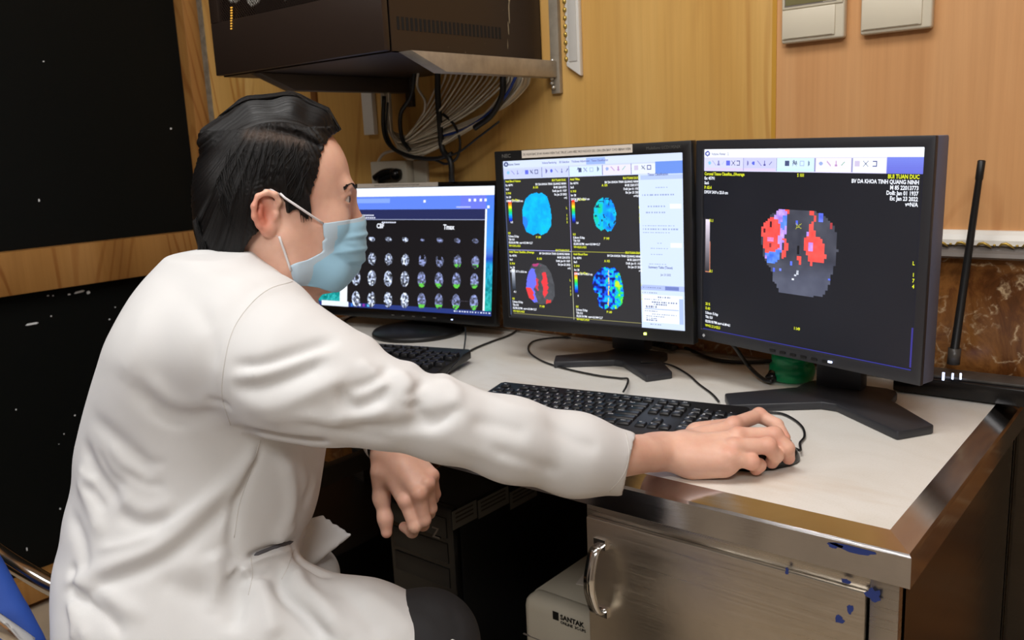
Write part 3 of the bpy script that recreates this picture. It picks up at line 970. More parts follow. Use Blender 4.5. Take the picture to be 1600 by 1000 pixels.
# ------------------------------------------------------------------ left screen: rows of small slices
def paint_left():
    L_C = [(500, 296), (774, 290.5), (769, 494.5), (497, 475)]
    R = Raster(330, 188, L_C)
    sh = R.img.shape[:2]
    V, U = R.V, R.U
    # desktop picture: dawn sky, hills, sea
    for i in range(3): R.img[..., i] = np.interp(V, [0, .2, .45, .52, .56, .60, .8, 1], [[90, 70, 60, 70, 30, 20, 20, 30][j] if i == 0 else ([120, 130, 150, 120, 70, 150, 150, 170][j] if i == 1 else [230, 240, 230, 210, 190, 200, 160, 150][j]) for j in range(8)])
    wv = blobnoise((sh[0], sh[1]), 3, 21, 2)
    k = V > .60
    R.img[k] += ((wv-.5)*90)[k][:, None]
    R.rect(0, 0, 1, .068, (236, 242, 252))
    R.rect(0, .068, .955, .178, (92, 128, 232)); R.rect(.0, .085, .43, .125, (128, 160, 240)); R.rect(.82, .068, .955, .178, (106, 120, 228))
    R.rect(0, .178, .955, .258, (34, 40, 84)); R.rect(0, .255, .955, .259, (150, 158, 190))
    R.rect(.0, .259, .955, .962, (16, 14, 17)); R.rect(.952, .178, .962, .962, (238, 242, 250))
    k = (U < .195) & (V > .259) & (V < .99)
    R.rect(.0, .60, .135, .962, (20, 150, 150)); kk = (U < .135) & (V > .6) & (V < .962); R.img[kk] += ((wv-.5)*120)[kk][:, None]
    R.rect(.135, .259, .182, .99, (236, 242, 248))
    R.rect(0, .962, 1, 1, (34, 52, 120)); R.rect(.02, .955, .19, 1, (222, 230, 244))
    for u, c_ in [(.205, (60, 120, 200)), (.23, (70, 130, 220)), (.255, (200, 210, 240)), (.28, (140, 40, 160)), (.305, (90, 190, 240))]: R.rect(u, .97, u+.012, .993, c_)
    for u, v0, n_ in [(.62, .10, 0), (.865, .095, 1), (.89, .095, 1), (.92, .095, 1), (.945, .095, 1), (.99-.03, .15, 1), (.80, .155, 6)]:
        R.rect(u, v0, u+.012, v0+.02, (236, 240, 255)) if n_ != 6 else R.rect(u, v0, u+.075, v0+.010, (170, 180, 240))
    for u in (.03, .07, .095, .12, .155, .18): R.rect(u, .14, u+.009, .157, (190, 210, 255))
    for v0, a, b in [(.198, .155, .225), (.217, .135, .335), (.238, .155, .335), (.278, .385, .465)]:
        for u in np.arange(a, b, .012): R.rect(u, v0, u+.009, v0+.010, (214, 218, 236))
    for u in np.arange(.80, .99, .014): R.rect(u, .972, u+.008*(.5+rng.random()*.7), .984, (210, 218, 240))
    for u in np.arange(.78, .92, .011): R.rect(u, .892, u+.006, .897, (70, 66, 80))
    R.rect(.22, .992, .9, 1, (34, 52, 120))
    cs = 3.847
    cols_w = [[292, 387, 487, 587, 690, 795, 902, 1010], [292, 387, 487, 587, 690, 795, 902, 1010], [291, 386, 484, 584, 686, 790, 896, 1005], [290, 384, 483, 583, 685, 790, 893, 1002]]
    rows = [(400, 24, 22), (518, 30, 40), (637, 33, 52), (765, 32, 52)]
    for r_, (y0, rx, ry) in enumerate(rows):
        for c_, x0 in enumerate(cols_w[r_]):
            yy = y0+c_*(2.2 if r_ == 0 else 3.4)-(10 if r_ > 1 else 6)
            if r_ == 3 and c_ < 1: yy -= 0
            cx, cy = 480+x0/cs, 270+yy/cs
            ex, ey = rx/cs*(.55 if (r_ == 0 and c_ == 4) else .8)*(.95), ry/cs*.9*(.5 if (r_ == 0 and c_ == 4) else 1)*(.72 if r_ == 0 else 1)
            d = ((R.X-cx+(.35*(cy-R.Y) if r_ == 0 else 0))/ex)**2+((R.Y-cy)/ey)**2
            nz = blobnoise(sh, 2.4, 100+r_*9+c_, 1)
            q = d+(nz-.5)*(.9 if r_ < 2 else .25) < 1
            if r_ == 1 and c_ in (4, 5): q &= (R.Y > cy-1) | (abs(R.X-cx) > ex*.5)
            tone = (nz*1.5-.15)[..., None]*np.array([190, 205, 245])+25
            if c_ >= 4: tone = (nz*.9+.05)[..., None]*np.array([150, 165, 235])+30
            R.img[q] = np.clip(tone, 0, 245)[q]
            if c_ >= 4 and r_ >= 1 and not (r_ == 1 and c_ < 6):
                q2 = q & (R.Y > cy+ey*.45) & (abs(R.X-cx-(0 if c_ < 7 else 1)) < ex*.8) & (nz > .3)
                R.img[q2] = (96, 196, 70)
    return R


RL = paint_left()
LT = [(594, 352.5, 'CBF', .0155, 'CENTER', WHT), (701, 354.5, 'Tmax', .0155, 'CENTER', WHT)]


# ================================================================== MONITORS
def monitor(name, center, yaw, tilt, roll, sw, sh_, bez, depth, raster, texts, label, base_fn, m_case, m_front, chin=0.022, top=None, straight=False, group='monitors on the steel desk', neck_w=.075, neckpos=None):
    root = empty(name, (center[0], center[1], ZT))
    tag(root, label, 'monitor', group)
    head = Matrix.Translation(Vector((0, 0, center[2]-ZT))) @ Matrix.Rotation(yaw, 4, 'Z') @ Matrix.Rotation(-tilt, 4, 'X') @ Matrix.Rotation(-roll, 4, 'Y')
    top = bez if top is None else top
    hw, hh = sw/2, sh_/2
    # casing: front frame + rear body
    fb = MB()
    x0, x1, z0, z1 = -hw-bez, hw+bez, -hh-chin, hh+top
    fy = -0.004
    ring_o = [(x0, z0), (x1, z0), (x1, z1), (x0, z1)]
    ring_i = [(-hw, -hh), (hw, -hh), (hw, hh), (-hw, hh)]
    v = [(x, fy, z) for x, z in ring_o]+[(x, fy, z) for x, z in ring_i]+[(x, 0.0015, z) for x, z in ring_i]+[(x, 0.004 if straight else 0.016, z) for x, z in ring_o]
    f = []
    for i in range(4):
        j = (i+1) % 4
        f += [(i, j, 4+j, 4+i), (4+i, 4+j, 8+j, 8+i), (i, 12+i, 12+j, j)]
    f.append((12, 13, 14, 15))
    fb.add(v, f)
    fr_ = fb.build('front_frame', m_front, root, 0.0015)
    fr_.matrix_local = head
    cb = MB()
    a, b_, t = (0.0004, depth*0.50, 0.05) if straight else (0.004, depth*0.5, 0.05)
    y0_ = .0035 if straight else .014
    cb.add([(x0+a, y0_, z0+a), (x1-a, y0_, z0+a), (x1-a, y0_, z1-a), (x0+a, y0_, z1-a), (x0+a, b_, z0+a), (x1-a, b_, z0+a), (x1-a, b_, z1-a), (x0+a, b_, z1-a),
            (x0+t, depth, z0+t), (x1-t, depth, z0+t), (x1-t, depth, z1-t), (x0+t, depth, z1-t)],
           [(0, 1, 2, 3), (0, 4, 5, 1), (1, 5, 6, 2), (2, 6, 7, 3), (3, 7, 4, 0), (4, 8, 9, 5), (5, 9, 10, 6), (6, 10, 11, 7), (7, 11, 8, 4), (8, 11, 10, 9)])
    cs_ = cb.build('casing', m_case, root, 0.002)
    cs_.matrix_local = head
    scr = screen_mesh('screen', raster, sw, sh_, root)
    scr.matrix_local = head @ Matrix.Translation((0, 0.0008, 0))
    screen_text(raster, sw, sh_, texts, scr)
    base_fn(root, head)
    return root, head, fr_


_q = [onz(x, y, ZT+.013) for x, y in ((1297, 628), (1307, 631), (1399, 673), (1455, 665), (1393, 625), (1402, 614))]
HALF = [(p[0]-_q[0][0], p[1]-_q[0][1]) for p in _q[1:]]
HALF = [HALF[0], HALF[1], (HALF[1][0]+.004, HALF[1][1]-.001), HALF[2], (HALF[2][0]+.002, HALF[2][1]+.006), HALF[3], HALF[4], (HALF[4][0]-.006, HALF[4][1]+.012), (.05, HALF[4][1]+.020)]


def v_base(npx, cpx, rot, m, nw=.072, nh=.15, sc=1.0):
    """splayed two-leg foot with a rear plate and a column; npx: front notch, cpx: foot of the column"""
    def fn(root, head):
        o = root.location
        n0 = onz(npx[0], npx[1], ZT+.013); k0 = onz(cpx[0], cpx[1], ZT+.013)
        c, s = math.cos(rot), math.sin(rot)
        outl = [(x*sc, y*sc) for x, y in HALF]
        outl = outl+[(-x, y) for x, y in outl[::-1]]
        MB().prism([(n0[0]-o.x+c*x-s*y, n0[1]-o.y+s*x+c*y) for x, y in outl], 0.0, 0.013).build('foot', m, root, 0.002)
        nx, ny = k0[0], k0[1]+.016
        Mn = Matrix.Translation((nx-o.x, ny-o.y, 0)) @ Matrix.Rotation(rot, 4, 'Z')
        MB().box((-nw/2, -.016, .011), (nw/2, .016, nh), M=Mn).build('column', m, root, 0.003)
        c1 = head @ Vector((0, .03, -.05))
        MB().tube([(nx-o.x, ny-o.y, nh-.02), ((nx-o.x+c1.x)/2, (ny-o.y+c1.y)/2, nh+.0), tuple(c1)], .024, 12).build('tilt_hinge', m, root)
    return fn


def round_base(cx, cy, r, m, nw=.09):
    def fn(root, head):
        o = root.location
        b = MB().lathe([(r, 0), (r, .006), (r*.97, .011), (r*.6, .018), (r*.35, .02)], (cx-o.x, cy-o.y, 0), 48)
        b.build('foot', m, root)
        n_ = MB(); n_.box((cx-o.x-nw/2, cy-o.y+.022, .012), (cx-o.x+nw/2, cy-o.y+.045, .11))
        n_.build('column', m, root, 0.003)
    return fn


def on_head(root, head, name, mb, m, bevel=0):
    o = mb.build(name, m, root, bevel)
    o.matrix_local = head
    return o


# right, large-bodied monitor
r_, h_, f_ = monitor('monitor', (-.499, 1.285, .996), math.radians(-14.7), 0.0, math.radians(-.9), .376, .301, .0145, .062, RR, RT,
                     'grey-black square monitor at the right end of the desk showing one large coronal brain slice', v_base((1297, 628), (1309, 606), 0, M_blk2), M_blue_grey, M_blk2, chin=.018, straight=True)
for k in range(6): on_head(r_, h_, 'control_button', MB().box((-.045+k*.019, -.0052, -.1635), (-.035+k*.019, -.004, -.160)), M_blk)
on_head(r_, h_, 'power_light', MB().box((.060, -.0054, -.1620), (.0665, -.0038, -.1595)), M_led_b)
mk = MB().prism([(-.1845, -.1605), (-.1815, -.1635), (-.1785, -.1605), (-.1815, -.1575)], -.0048, -.0038, axis='y')
on_head(r_, h_, 'brand_mark', mk, M_legend)
# middle monitor
m_, hm, f_ = monitor('monitor', (-.897, 1.312, .993), math.radians(2.3), math.radians(.6), math.radians(.7), .376, .301, .0165, .05, RM, MT,
                     'black square monitor in the middle showing four axial brain maps under a paper strip', v_base((968, 562), (981, 546), 0, M_blk2, .075, .13, .82), M_blk, M_blk, chin=.022, top=.019)
on_head(m_, hm, 'power_light', MB().box((.110, -.0056, -.1625), (.1145, -.0038, -.1585)), M_led_y)
st = on_head(m_, hm, 'paper_strip', MB().box((-.138, -.0056, .1545), (.096, -.0042, .1685)), M_paper)
vv, ff = text_mesh('DE NGHI BAC SI VA NHAN VIEN TUC TRUC LAM VIEC MOI NGUOI GIU GIN LEN BAY CHO BENH VIEN', .0058, 'CENTER')
tb = MB(); tb.add([(-.021+p[0]*.86, -.0059, .1592+p[1]) for p in vv], ff)
on_head(m_, hm, 'strip_writing', tb, M_ink)
vv, ff = text_mesh('NEC', .0095, 'LEFT', .0002)
tb = MB(); tb.add([(-.186+p[0]*1.15, -.0049, .1570+p[1]) for p in vv], ff)
on_head(m_, hm, 'brand_lettering', tb, mat('dim_grey_print', hexc(92, 90, 86), .6)); tb = MB()
vv, ff = text_mesh('MultiSync LCD195NX', .007, 'RIGHT')
tb.add([(.186+p[0], -.0049, .158+p[1]) for p in vv], ff)
on_head(m_, hm, 'model_lettering', tb, mat('dim_grey_print', hexc(92, 90, 86), .6))
# left wide monitor
l_, hl, f_ = monitor('monitor', (-1.501, 1.416, .944), math.radians(9), math.radians(8.5), 0, .509, .286, .013, .045, RL, LT,
                     'black widescreen monitor at the left, behind the masked face, showing rows of small brain slices', round_base(-1.452, 1.407, .108, M_blk), M_blkgloss, M_blkgloss, chin=.022, top=.011)
on_head(l_, hl, 'power_light', MB().box((.150, -.0056, -.157), (.1535, -.0038, -.1555)), M_led_b)
on_head(l_, hl, 'paper_strip', MB().box((-.13, -.0056, .1440), (.105, -.0042, .1535)), M_paper)
vv, ff = text_mesh('KHONG TU Y CAI DAT PHAN MEM LEN MAY VI TINH NAY', .005, 'CENTER')
tb = MB(); tb.add([(-.012+p[0], -.0059, .147+p[1]) for p in vv], ff)
on_head(l_, hl, 'strip_writing', tb, M_ink)
for k in range(5): on_head(l_, hl, 'control_button', MB().box((-.02+k*.03, -.0052, -.156), (-.012+k*.03, -.0038, -.1545)), M_labelgrey)

# ================================================================== KEYBOARDS
ROWS = [  # (y from back edge, [(x, width, legend)])
]
def key_layout():
    K = []
    u = .0188
    def row(y, x, items, hgt=.0155):
        for it in items:
            if isinstance(it, (int, float)): x += it*u; continue
            lab, wd = (it, 1) if isinstance(it, str) else it
            K.append((x+wd*u/2, y, wd*u-.0028, hgt, lab)); x += wd*u
    x0 = -.2105
    row(-.022, x0, ['Esc', 1, 'F1', 'F2', 'F3', 'F4', .5, 'F5', 'F6', 'F7', 'F8', .5, 'F9', 'F10', 'F11', 'F12', .3, 'Prt', 'Scr', 'Brk'], .011)
    row(-.045, x0, ['~', '1', '2', '3', '4', '5', '6', '7', '8', '9', '0', '-', '=', ('Back', 2), .3, 'Ins', 'Hom', 'PgU', .3, 'Num', '/', '*', '-'])
    row(-.0638, x0, [('Tab', 1.5), 'Q', 'W', 'E', 'R', 'T', 'Y', 'U', 'I', 'O', 'P', '[', ']', ('\\', 1.5), .3, 'Del', 'End', 'PgD', .3, '7', '8', '9', '+'])
    row(-.0826, x0, [('Caps', 1.75), 'A', 'S', 'D', 'F', 'G', 'H', 'J', 'K', 'L', ';', "'", ('Enter', 2.25), 3.6, '4', '5', '6'])
    row(-.1014, x0, [('Shift', 2.25), 'Z', 'X', 'C', 'V', 'B', 'N', 'M', ',', '.', '/', ('Shift', 2.75), 1.3, '^', 1.3, '1', '2', '3', 'Ent'])
    row(-.1202, x0, [('Ctrl', 1.25), ('', 1.25), ('Alt', 1.25), ('', 6.25), ('Alt', 1.25), ('', 1.25), ('', 1.25), ('Ctrl', 1.25), .3, '<', 'v', '>', .3, ('0', 2), '.'])
    return K


def keycap(w, h, top, rise):
    a = .0022
    v = [(-w/2, -h/2, 0), (w/2, -h/2, 0), (w/2, h/2, 0), (-w/2, h/2, 0),
         (-w/2+a*.6, -h/2+a*.6, rise), (w/2-a*.6, -h/2+a*.6, rise), (w/2-a*.6, h/2-a*.4, rise+.0004), (-w/2+a*.6, h/2-a*.4, rise+.0004)]
    return v, [(0, 3, 2, 1), (4, 5, 6, 7), (0, 1, 5, 4), (1, 2, 6, 5), (2, 3, 7, 6), (3, 0, 4, 7)]


def keyboard(loc, rz, label, rise=.0035, thick=.016, dep=.150, wid=.442, legends=True, oy=0.0, pitch=4.0):
    root = empty('keyboard', loc, (math.radians(pitch), 0, rz))
    tag(root, label, 'keyboard', 'keyboards on the steel desk')
    b = MB()
    outl = [(-wid/2+.006, 0), (wid/2-.006, 0), (wid/2, -.006), (wid/2, -dep+.012), (wid/2-.02, -dep-.002), (-wid/2+.02, -dep-.002), (-wid/2, -dep+.012), (-wid/2, -.006)]
    b.prism(outl, 0, thick)
    b.build('case', M_blk, root, .002)
    n = 0
    rest = MB(); lg_ = MB(); cache = {}
    for (x, y, w, h, lab) in key_layout():
        y += oy
        v, f = keycap(w, h, 0, rise)
        n += 1
        if n <= 100:
            kk = (round(w, 4), round(h, 4))
            if kk not in cache:
                m = MB(); m.add(v, f)
                o = m.build('key', M_key, root, .0006, 1); cache[kk] = o
            else:
                o = cache[kk].copy(); COL.objects.link(o)
            o.parent = root
            o.location = (x, y, thick)
        else:
            rest.add([(p[0]+x, p[1]+y, p[2]+thick) for p in v], f)
        if lab and legends:
            sz = .0080 if len(lab) == 1 else .0048
            tv, tf = text_mesh(lab, sz, 'LEFT', sz*.03)
            lg_.add([(x-w/2+.0034+p[0], y+h*.08+p[1]*.9, thick+rise+.0006) for p in tv], tf)
    if n > 100:
        o = rest.build('keys', M_key, root, .0006, 1); o['kind'] = 'stuff'
    if legends: lg_.build('key_legends', M_legend, root)
    return root


bc = (onz(786, 592, ZT+.030)+onz(1174, 633, ZT+.030))/2
kb_ = keyboard((bc[0], bc[1], ZT+.0115), math.radians(10.1), 'slim black keyboard lying under the outstretched sleeve, in front of the middle monitor', dep=.158)
kb_.scale = (.955, .955, .955)
b2 = onz(738, 545, ZT+.030)
a2 = math.radians(14)
kc = b2[:2]-np.array([math.cos(a2), math.sin(a2)])*.215
keyboard((kc[0], kc[1], ZT+.0125), a2, 'chunky black keyboard in front of the left monitor, half hidden by the sleeve', rise=.008, thick=.017, dep=.165, wid=.43, legends=False, oy=-.008)

# ================================================================== MOUSE
mc = onz(1194, 709, ZT+.012)
mdir = math.radians(58)
mr = empty('computer_mouse', (mc[0], mc[1], ZT), (0, 0, mdir-math.pi/2))
tag(mr, 'small black computer mouse under the right hand', 'mouse')
v = []; f = []
NA, NB = 28, 12
for j in range(NB+1):
    t = j/NB*math.pi/2
    for i in range(NA):
        a = 2*math.pi*i/NA
        ex = 0.8
        cx = math.copysign(abs(math.cos(a))**ex, math.cos(a)); sy = math.copysign(abs(math.sin(a))**ex, math.sin(a))
        rr = math.cos(t)**.55
        v.append((.028*cx*rr, .049*sy*rr, .001+.031*math.sin(t)*(1-.18*sy*rr)))
for j in range(NB):
    for i in range(NA): f.append((j*NA+i, j*NA+(i+1) % NA, (j+1)*NA+(i+1) % NA, (j+1)*NA+i))
f.append(tuple(range(NA))[::-1]); f.append(tuple(NB*NA+i for i in range(NA)))
MB().add(v, f, 0, True).build('shell', M_blkgloss, mr)
MB().tube([(0, .026, .024), (0, .040, .0215)], .0035, 10).build('scroll_wheel', M_blk2, mr)

# ================================================================== ROUTER with aerial
rt = empty('wifi_router', (-.285, 1.46, ZT))
tag(rt, 'black router with lit white indicators at the right back corner of the desk', 'router')
b = MB(); b.prism([(-.115, -.022), (.088, -.022), (.092, .042), (-.115, .042)], .003, .030)
b.build('body', M_blkgloss, rt, .003)
b = MB(); b.prism([(-.100, -.012), (.088, -.010), (.090, .040), (-.100, .040)], .030, .0345); b.build('top_plate', mat('worn_grey_plastic', hexc(74, 70, 66), .35, var=.3, vscale=30), rt, .0015)
b = MB()
for px, w_, h2 in ((1474, .0032, .0062), (1488.5, .0025, .0048), (1501, .0025, .0048)):
    c_ = ony(px, 588, 1.46-.0225)
    b.box((c_[0]+.285-w_/2, -.0232, c_[2]-ZT-h2), (c_[0]+.285+w_/2, -.0218, c_[2]-ZT+h2))
b.build('indicator_lights', M_led_b, rt)
a0 = ony(1490, 557, 1.475); a1 = ony(1534, 250, 1.475)
b = MB()
A0, A1 = a0-np.array(rt.location), a1-np.array(rt.location)
dA = (A1-A0)
b.tube([A0, A0+dA*.04, A0+dA*.05, A0+dA*.9, A0+dA*.91, A1-dA*.005, A1], [.0085, .0085, .0066, .0048, .0056, .0056, .004], 14)
b.build('aerial', M_blk, rt)
MB().tube([A0+np.array([0, 0, -.012]), A0+dA*.045], .0095, 12).build('aerial_hinge', mat('worn_grey_plastic', (0.1, 0.1, 0.1)), rt)

# ================================================================== GREEN BOTTLE lying / small pot and plug
gp = onz(1237, 594, ZT)
gb = empty('plastic_container', (gp[0], gp[1], ZT))
tag(gb, 'small shiny green plastic container behind the neck of the right monitor', 'container')
prf = [(.028, 0), (.036, .005), (.0385, .016), (.0375, .027), (.032, .034), (.034, .037), (.034, .046), (.030, .050), (.012, .0505)]
MB().lathe(prf, (0, 0, 0), 32).build('body', M_green, gb)


def cable(name, pts, r, m, label, group=None, cat='cable', n=8, parent=None, sub=8):
    b = MB().tube(spline(pts, sub), r, n)
    o = b.build(name, m, parent)
    if parent is None: tag(o, label, cat, group)
    return o


def dz(px, py, h=.003):
    return tuple(onz(px, py, ZT+h))


def dy(px, py, y):
    return tuple(ony(px, py, y))


c1 = cable('keyboard_cable', [dz(974, 612, .012), dz(979, 603, .012), dz(981, 592, .006), dz(968, 591), dz(930, 586), dz(880, 575), dz(845, 563), dz(826, 548), dz(832, 534), dz(862, 528), dz(900, 528), dz(935, 530), dz(965, 524)], .0018, M_cable_b, 'thin black cable looping from the slim keyboard round the left of the middle monitor foot')
c2 = cable('mouse_cable', [(mc[0]+.047*math.cos(mdir), mc[1]+.047*math.sin(mdir), ZT+.012), (mc[0]+.056*math.cos(mdir), mc[1]+.056*math.sin(mdir), ZT+.008), dz(1250, 692, .004), dz(1257, 682), dz(1254, 668), dz(1240, 655), dz(1220, 646), dz(1195, 645), dz(1178, 648)], .0018, M_cable_b, 'thin black mouse cable curving beside the right hand')
c3_ = cable('monitor_cable', [dz(1123, 627, .004), dz(1112, 615), dz(1092, 600), dz(1075, 585), dz(1052, 572), dz(1030, 567, .012), dz(1000, 566, .016)], .0018, M_cable_b, 'thin black cable winding from the right monitor foot to the middle monitor foot')
c4_ = cable('power_cable', [dz(1010, 536, .02), dz(1050, 535, .012), dz(1080, 548, .006), dz(1110, 560, .005), dz(1140, 565, .005), dz(1175, 566, .005), dz(1210, 564, .006), dz(1240, 560, .01)], .0036, M_cable_b, 'thick black power cable drooping across the back of the desk between the two square monitors')
c5_ = cable('video_cable', [dy(1130, 520, 1.36), dy(1150, 545, 1.36), dz(1170, 572, .02), dz(1192, 592, .008), dz(1206, 596, .01)], .0036, M_cable_b, 'black cable hanging from the right monitor down to a plug by the green container')
pl = MB().tube([dz(1200, 594, .006), dz(1208, 588, .012), dz(1216, 566, .02), dz(1216, 556, .022)], [.008, .0105, .008, .004], 10)
tag(pl.build('power_plug', M_blkgloss), 'black moulded plug standing in front of the green container', 'plug')
c6_ = cable('adapter_cable', [dz(575, 493, .006), dz(555, 494, .004), dz(540, 500, .004), dz(536, 507)], .0026, M_cable_b, 'short black cable behind the left monitor near the marble')
c7_ = cable('left_cable', [dz(814, 512, .004), dz(795, 524), dz(770, 533), dz(745, 543), dz(735, 548)], .0022, M_cable_b, 'thin black cable running from the middle monitor to the chunky keyboard')
c7_.name = 'keyboard_cable'
c8_ = cable('monitor_cable', [dz(727, 512, .03), dz(727, 530, .02), dz(722, 555, .026), dz(705, 575, .026), dz(698, 584, .01)], .0016, M_cable_b, 'thin black cable hanging over the right end of the chunky keyboard')
pb = MB()
for k in range(9): pb.lathe([(.008, 0), (.011, .004), (.008, .008)], tuple(np.array(dz(1012+k*5, 537+k*1.2, .006))), 8)
tag(pb.build('ribbed_cable_clump', M_cable_b), 'ribbed black cable sleeve lying on the desk behind the middle monitor foot', 'cable sleeve')

# ================================================================== NETWORK CABINET ON THE WALL
NX0, NX1, NY0, NZ0, NZ1 = -1.662, -1.15, 1.08, 1.338, 1.72
nc = empty('network_cabinet', (-1.4, W, NZ0))
tag(nc, 'dark brown wall cabinet of network gear with a perforated door above the masked person', 'cabinet')
off = Matrix.Translation((1.4, -W, -NZ0))


def nb(name, mb, m, bevel=0, parent=None):
    o = mb.build(name, m, nc, bevel)
    for v in o.data.vertices: v.co = off @ v.co
    if parent: o.parent = parent
    return o


sh = MB()
sh.box((NX1-.002, NY0+.018, NZ0), (NX1, W-.004, NZ1)); sh.box((NX0, NY0+.018, NZ0), (NX0+.002, W-.004, NZ1))
sh.box((NX0, NY0+.018, NZ0), (NX1, W-.004, NZ0+.002)); sh.box((NX0, NY0+.018, NZ1-.002), (NX1, W-.004, NZ1)); sh.box((NX0, W-.006, NZ0), (NX1, W-.004, NZ1))
nb('shell', sh, M_cab)
MX0, MX1, MZ0 = -1.632, -1.215, 1.443
door = MB()
door.box((NX0, NY0, NZ0+.002), (NX1, NY0+.014, MZ0)); door.box((NX0, NY0, MZ0), (MX0, NY0+.014, NZ1-.002))
door.box((MX1, NY0, MZ0), (NX1, NY0+.014, NZ1-.002)); door.box((MX0, NY0, NZ1-.03), (MX1, NY0+.014, NZ1-.002))
dro = nb('door', door, M_cab, .0015)
# perforated sheet as a fine lattice
lt = MB(); pitch = .0075; th = .0011
Lh = NZ1-.03-MZ0
def clipseg(x, s):
    pts = []
    a = (x, MZ0); b = (x+s*Lh, MZ0+Lh)
    (xa, za), (xb, zb) = a, b
    if xa > xb: (xa, za), (xb, zb) = (xb, zb), (xa, za)
    if xb < MX0 or xa > MX1: return None
    if xa < MX0: t = (MX0-xa)/(xb-xa); xa, za = MX0, za+(zb-za)*t
    if xb > MX1: t = (MX1-xa)/(xb-xa); xb, zb = MX1, za+(zb-za)*t
    return (xa, za), (xb, zb)
for s in (1, -1):
    x = MX0-Lh
    while x < MX1+Lh:
        g = clipseg(x, s)
        if g:
            (xa, za), (xb, zb) = g
            w_ = th
            y_ = NY0+.006+(.0004 if s > 0 else 0)
            lt.add([(xa, y_, za-w_), (xb, y_, zb-w_), (xb, y_, zb+w_), (xa, y_, za+w_)], [(0, 1, 2, 3)])
        x += pitch
nb('perforated_sheet', lt, M_cab, 0, None).parent = dro
vt = MB()
va, vb = onx(622, 36, NX1), onx(781, 52, NX1)
nsl = 26
for k in range(nsl):
    t = k/(nsl-1)
    y_ = va[1]+(vb[1]-va[1])*t; z_ = va[2]+(vb[2]-va[2])*t
    vt.box((NX1-.001, y_-.0028, z_-.011), (NX1+.0006, y_+.0028, z_+.011))
nb('vent_slots', vt, M_cab_in)
eq = MB()
for k in range(4): eq.box((NX0+.03, NY0+.09, NZ0+.03+k*.085), (NX1-.03, W-.05, NZ0+.078+k*.085))
nb('rack_equipment', eq, M_blk)
ol = MB()
for k in range(9):
    c_ = ony(361.5, 12+k*4.1, NY0+.0)
    ol.box((c_[0]-.0025, NY0-.0006, c_[2]-.0012), (c_[0]+.0025, NY0+.001, c_[2]+.0012))
nb('orange_marks', ol, M_orange)
dp = MB()
for (px, py, w_, h_) in [(795, 0, .006, .02), (795, 20, .0045, .05), (794, 45, .003, .03), (793, 70, .002, .02), (739, 85, .0015, .002), (727, 82, .0015, .002), (844, 54, .002, .002), (757, 68, .001, .001), (786, 16, .001, .001), (845, 2, .003, .004), (700, 74, .001, .001)]:
    c_ = onx(px, py, NX1)
    r0 = [.7+.5*rng.random() for _ in range(9)]
    dp.add([(NX1+.0006, c_[1]+w_/2*r0[k]*math.cos(k*.698), c_[2]+h_/2*r0[k]*math.sin(k*.698)) for k in range(9)], [tuple(range(9))])
nb('paint_drips', dp, mat('old_paint_drips', hexc(150, 140, 118), .7))
# patch leads seen through the door
for k in range(20):
    x0_ = MX0+.03+rng.random()*.28; z0_ = MZ0+.008+rng.random()*.03
    pts = [(x0_, NY0+.055, NZ1-.06), (x0_+rng.normal()*.03, NY0+.030, z0_+.12), (x0_+rng.normal()*.03, NY0+.022, z0_+rng.random()*.02), (x0_+.05+rng.normal()*.04, NY0+.026, z0_+.10), (x0_+.06+rng.normal()*.05, NY0+.055, NZ1-.1)]
    o = MB().tube(spline(pts, 6), .0032, 6).build('patch_lead', M_cable_blue if k % 8 == 3 else mat('patch_lead_white', hexc(215, 212, 204), .5))
    tag(o, ('blue' if k % 8 == 3 else 'white') + ' patch lead looping behind the perforated cabinet door', 'cable', 'patch leads in the network cabinet' + (', blue' if k % 8 == 3 else ', white'))
# brackets and wall rails
def bracket(xc, m, label, grp, tip=1.10):
    root = empty('wall_bracket', (xc, W, 1.30))
    tag(root, label, 'bracket', grp)
    z1, z0 = NZ0-.001, NZ0-.034
    b = MB().prism([(tip-W, z1-1.30), (-.012, z1-1.30), (-.012, z0-1.30), (tip+.085-W, z0-1.30)], -.016, .016, axis='x')
    b.build('arm', m, root, .001)
    MB().box((.0, -.012, -.028), (.022, -.001, .9)).build('wall_rail', m, root, .001)
    return root
br1 = bracket(-1.122, M_galv, 'grey steel bracket under the right edge of the network cabinet, welded to its wall rail', None)
wd = MB()
for k in range(7): wd.lathe([(.001, 0), (.005, .003), (.004, .006), (.001, .008)], (.008+rng.normal()*.002, -.016, -.02+k*.009), 8)
wd.build('weld_bead', mat('weld_silver', (0.75, 0.74, 0.7), .3, .9), br1)
br2 = bracket(-1.556, M_dkmetal, 'dark painted steel bracket under the left part of the network cabinet', None)
# loose length of gilded moulding standing beside the rail
gm = empty('moulding_offcut', (-1.062, W, 1.30))
tag(gm, 'short white moulding offcut with a gilded edge, standing upright beside the cabinet', 'moulding')
zb = ony(900, 120, W)[2]
MB().prism([(-.020, zb+.022-1.30), (.014, zb-1.30), (.014, .9), (-.020, .9)], -.012, 0, axis='y').build('white_strip', M_white, gm, .002)
ge = MB()
for k in range(40): ge.lathe([(.001, 0), (.0042, .003), (.0042, .008), (.001, .011)], (-.019, -.012, zb-1.30+.03+k*.016), 8)
ge.build('gilded_edge', M_gold, gm)
MB().box((-.012, -.014, zb-1.30+.03), (.008, -.0118, .9)).build('raised_ridge', mat('white_ridge_paint', hexc(205, 202, 196), .4), gm, .001)

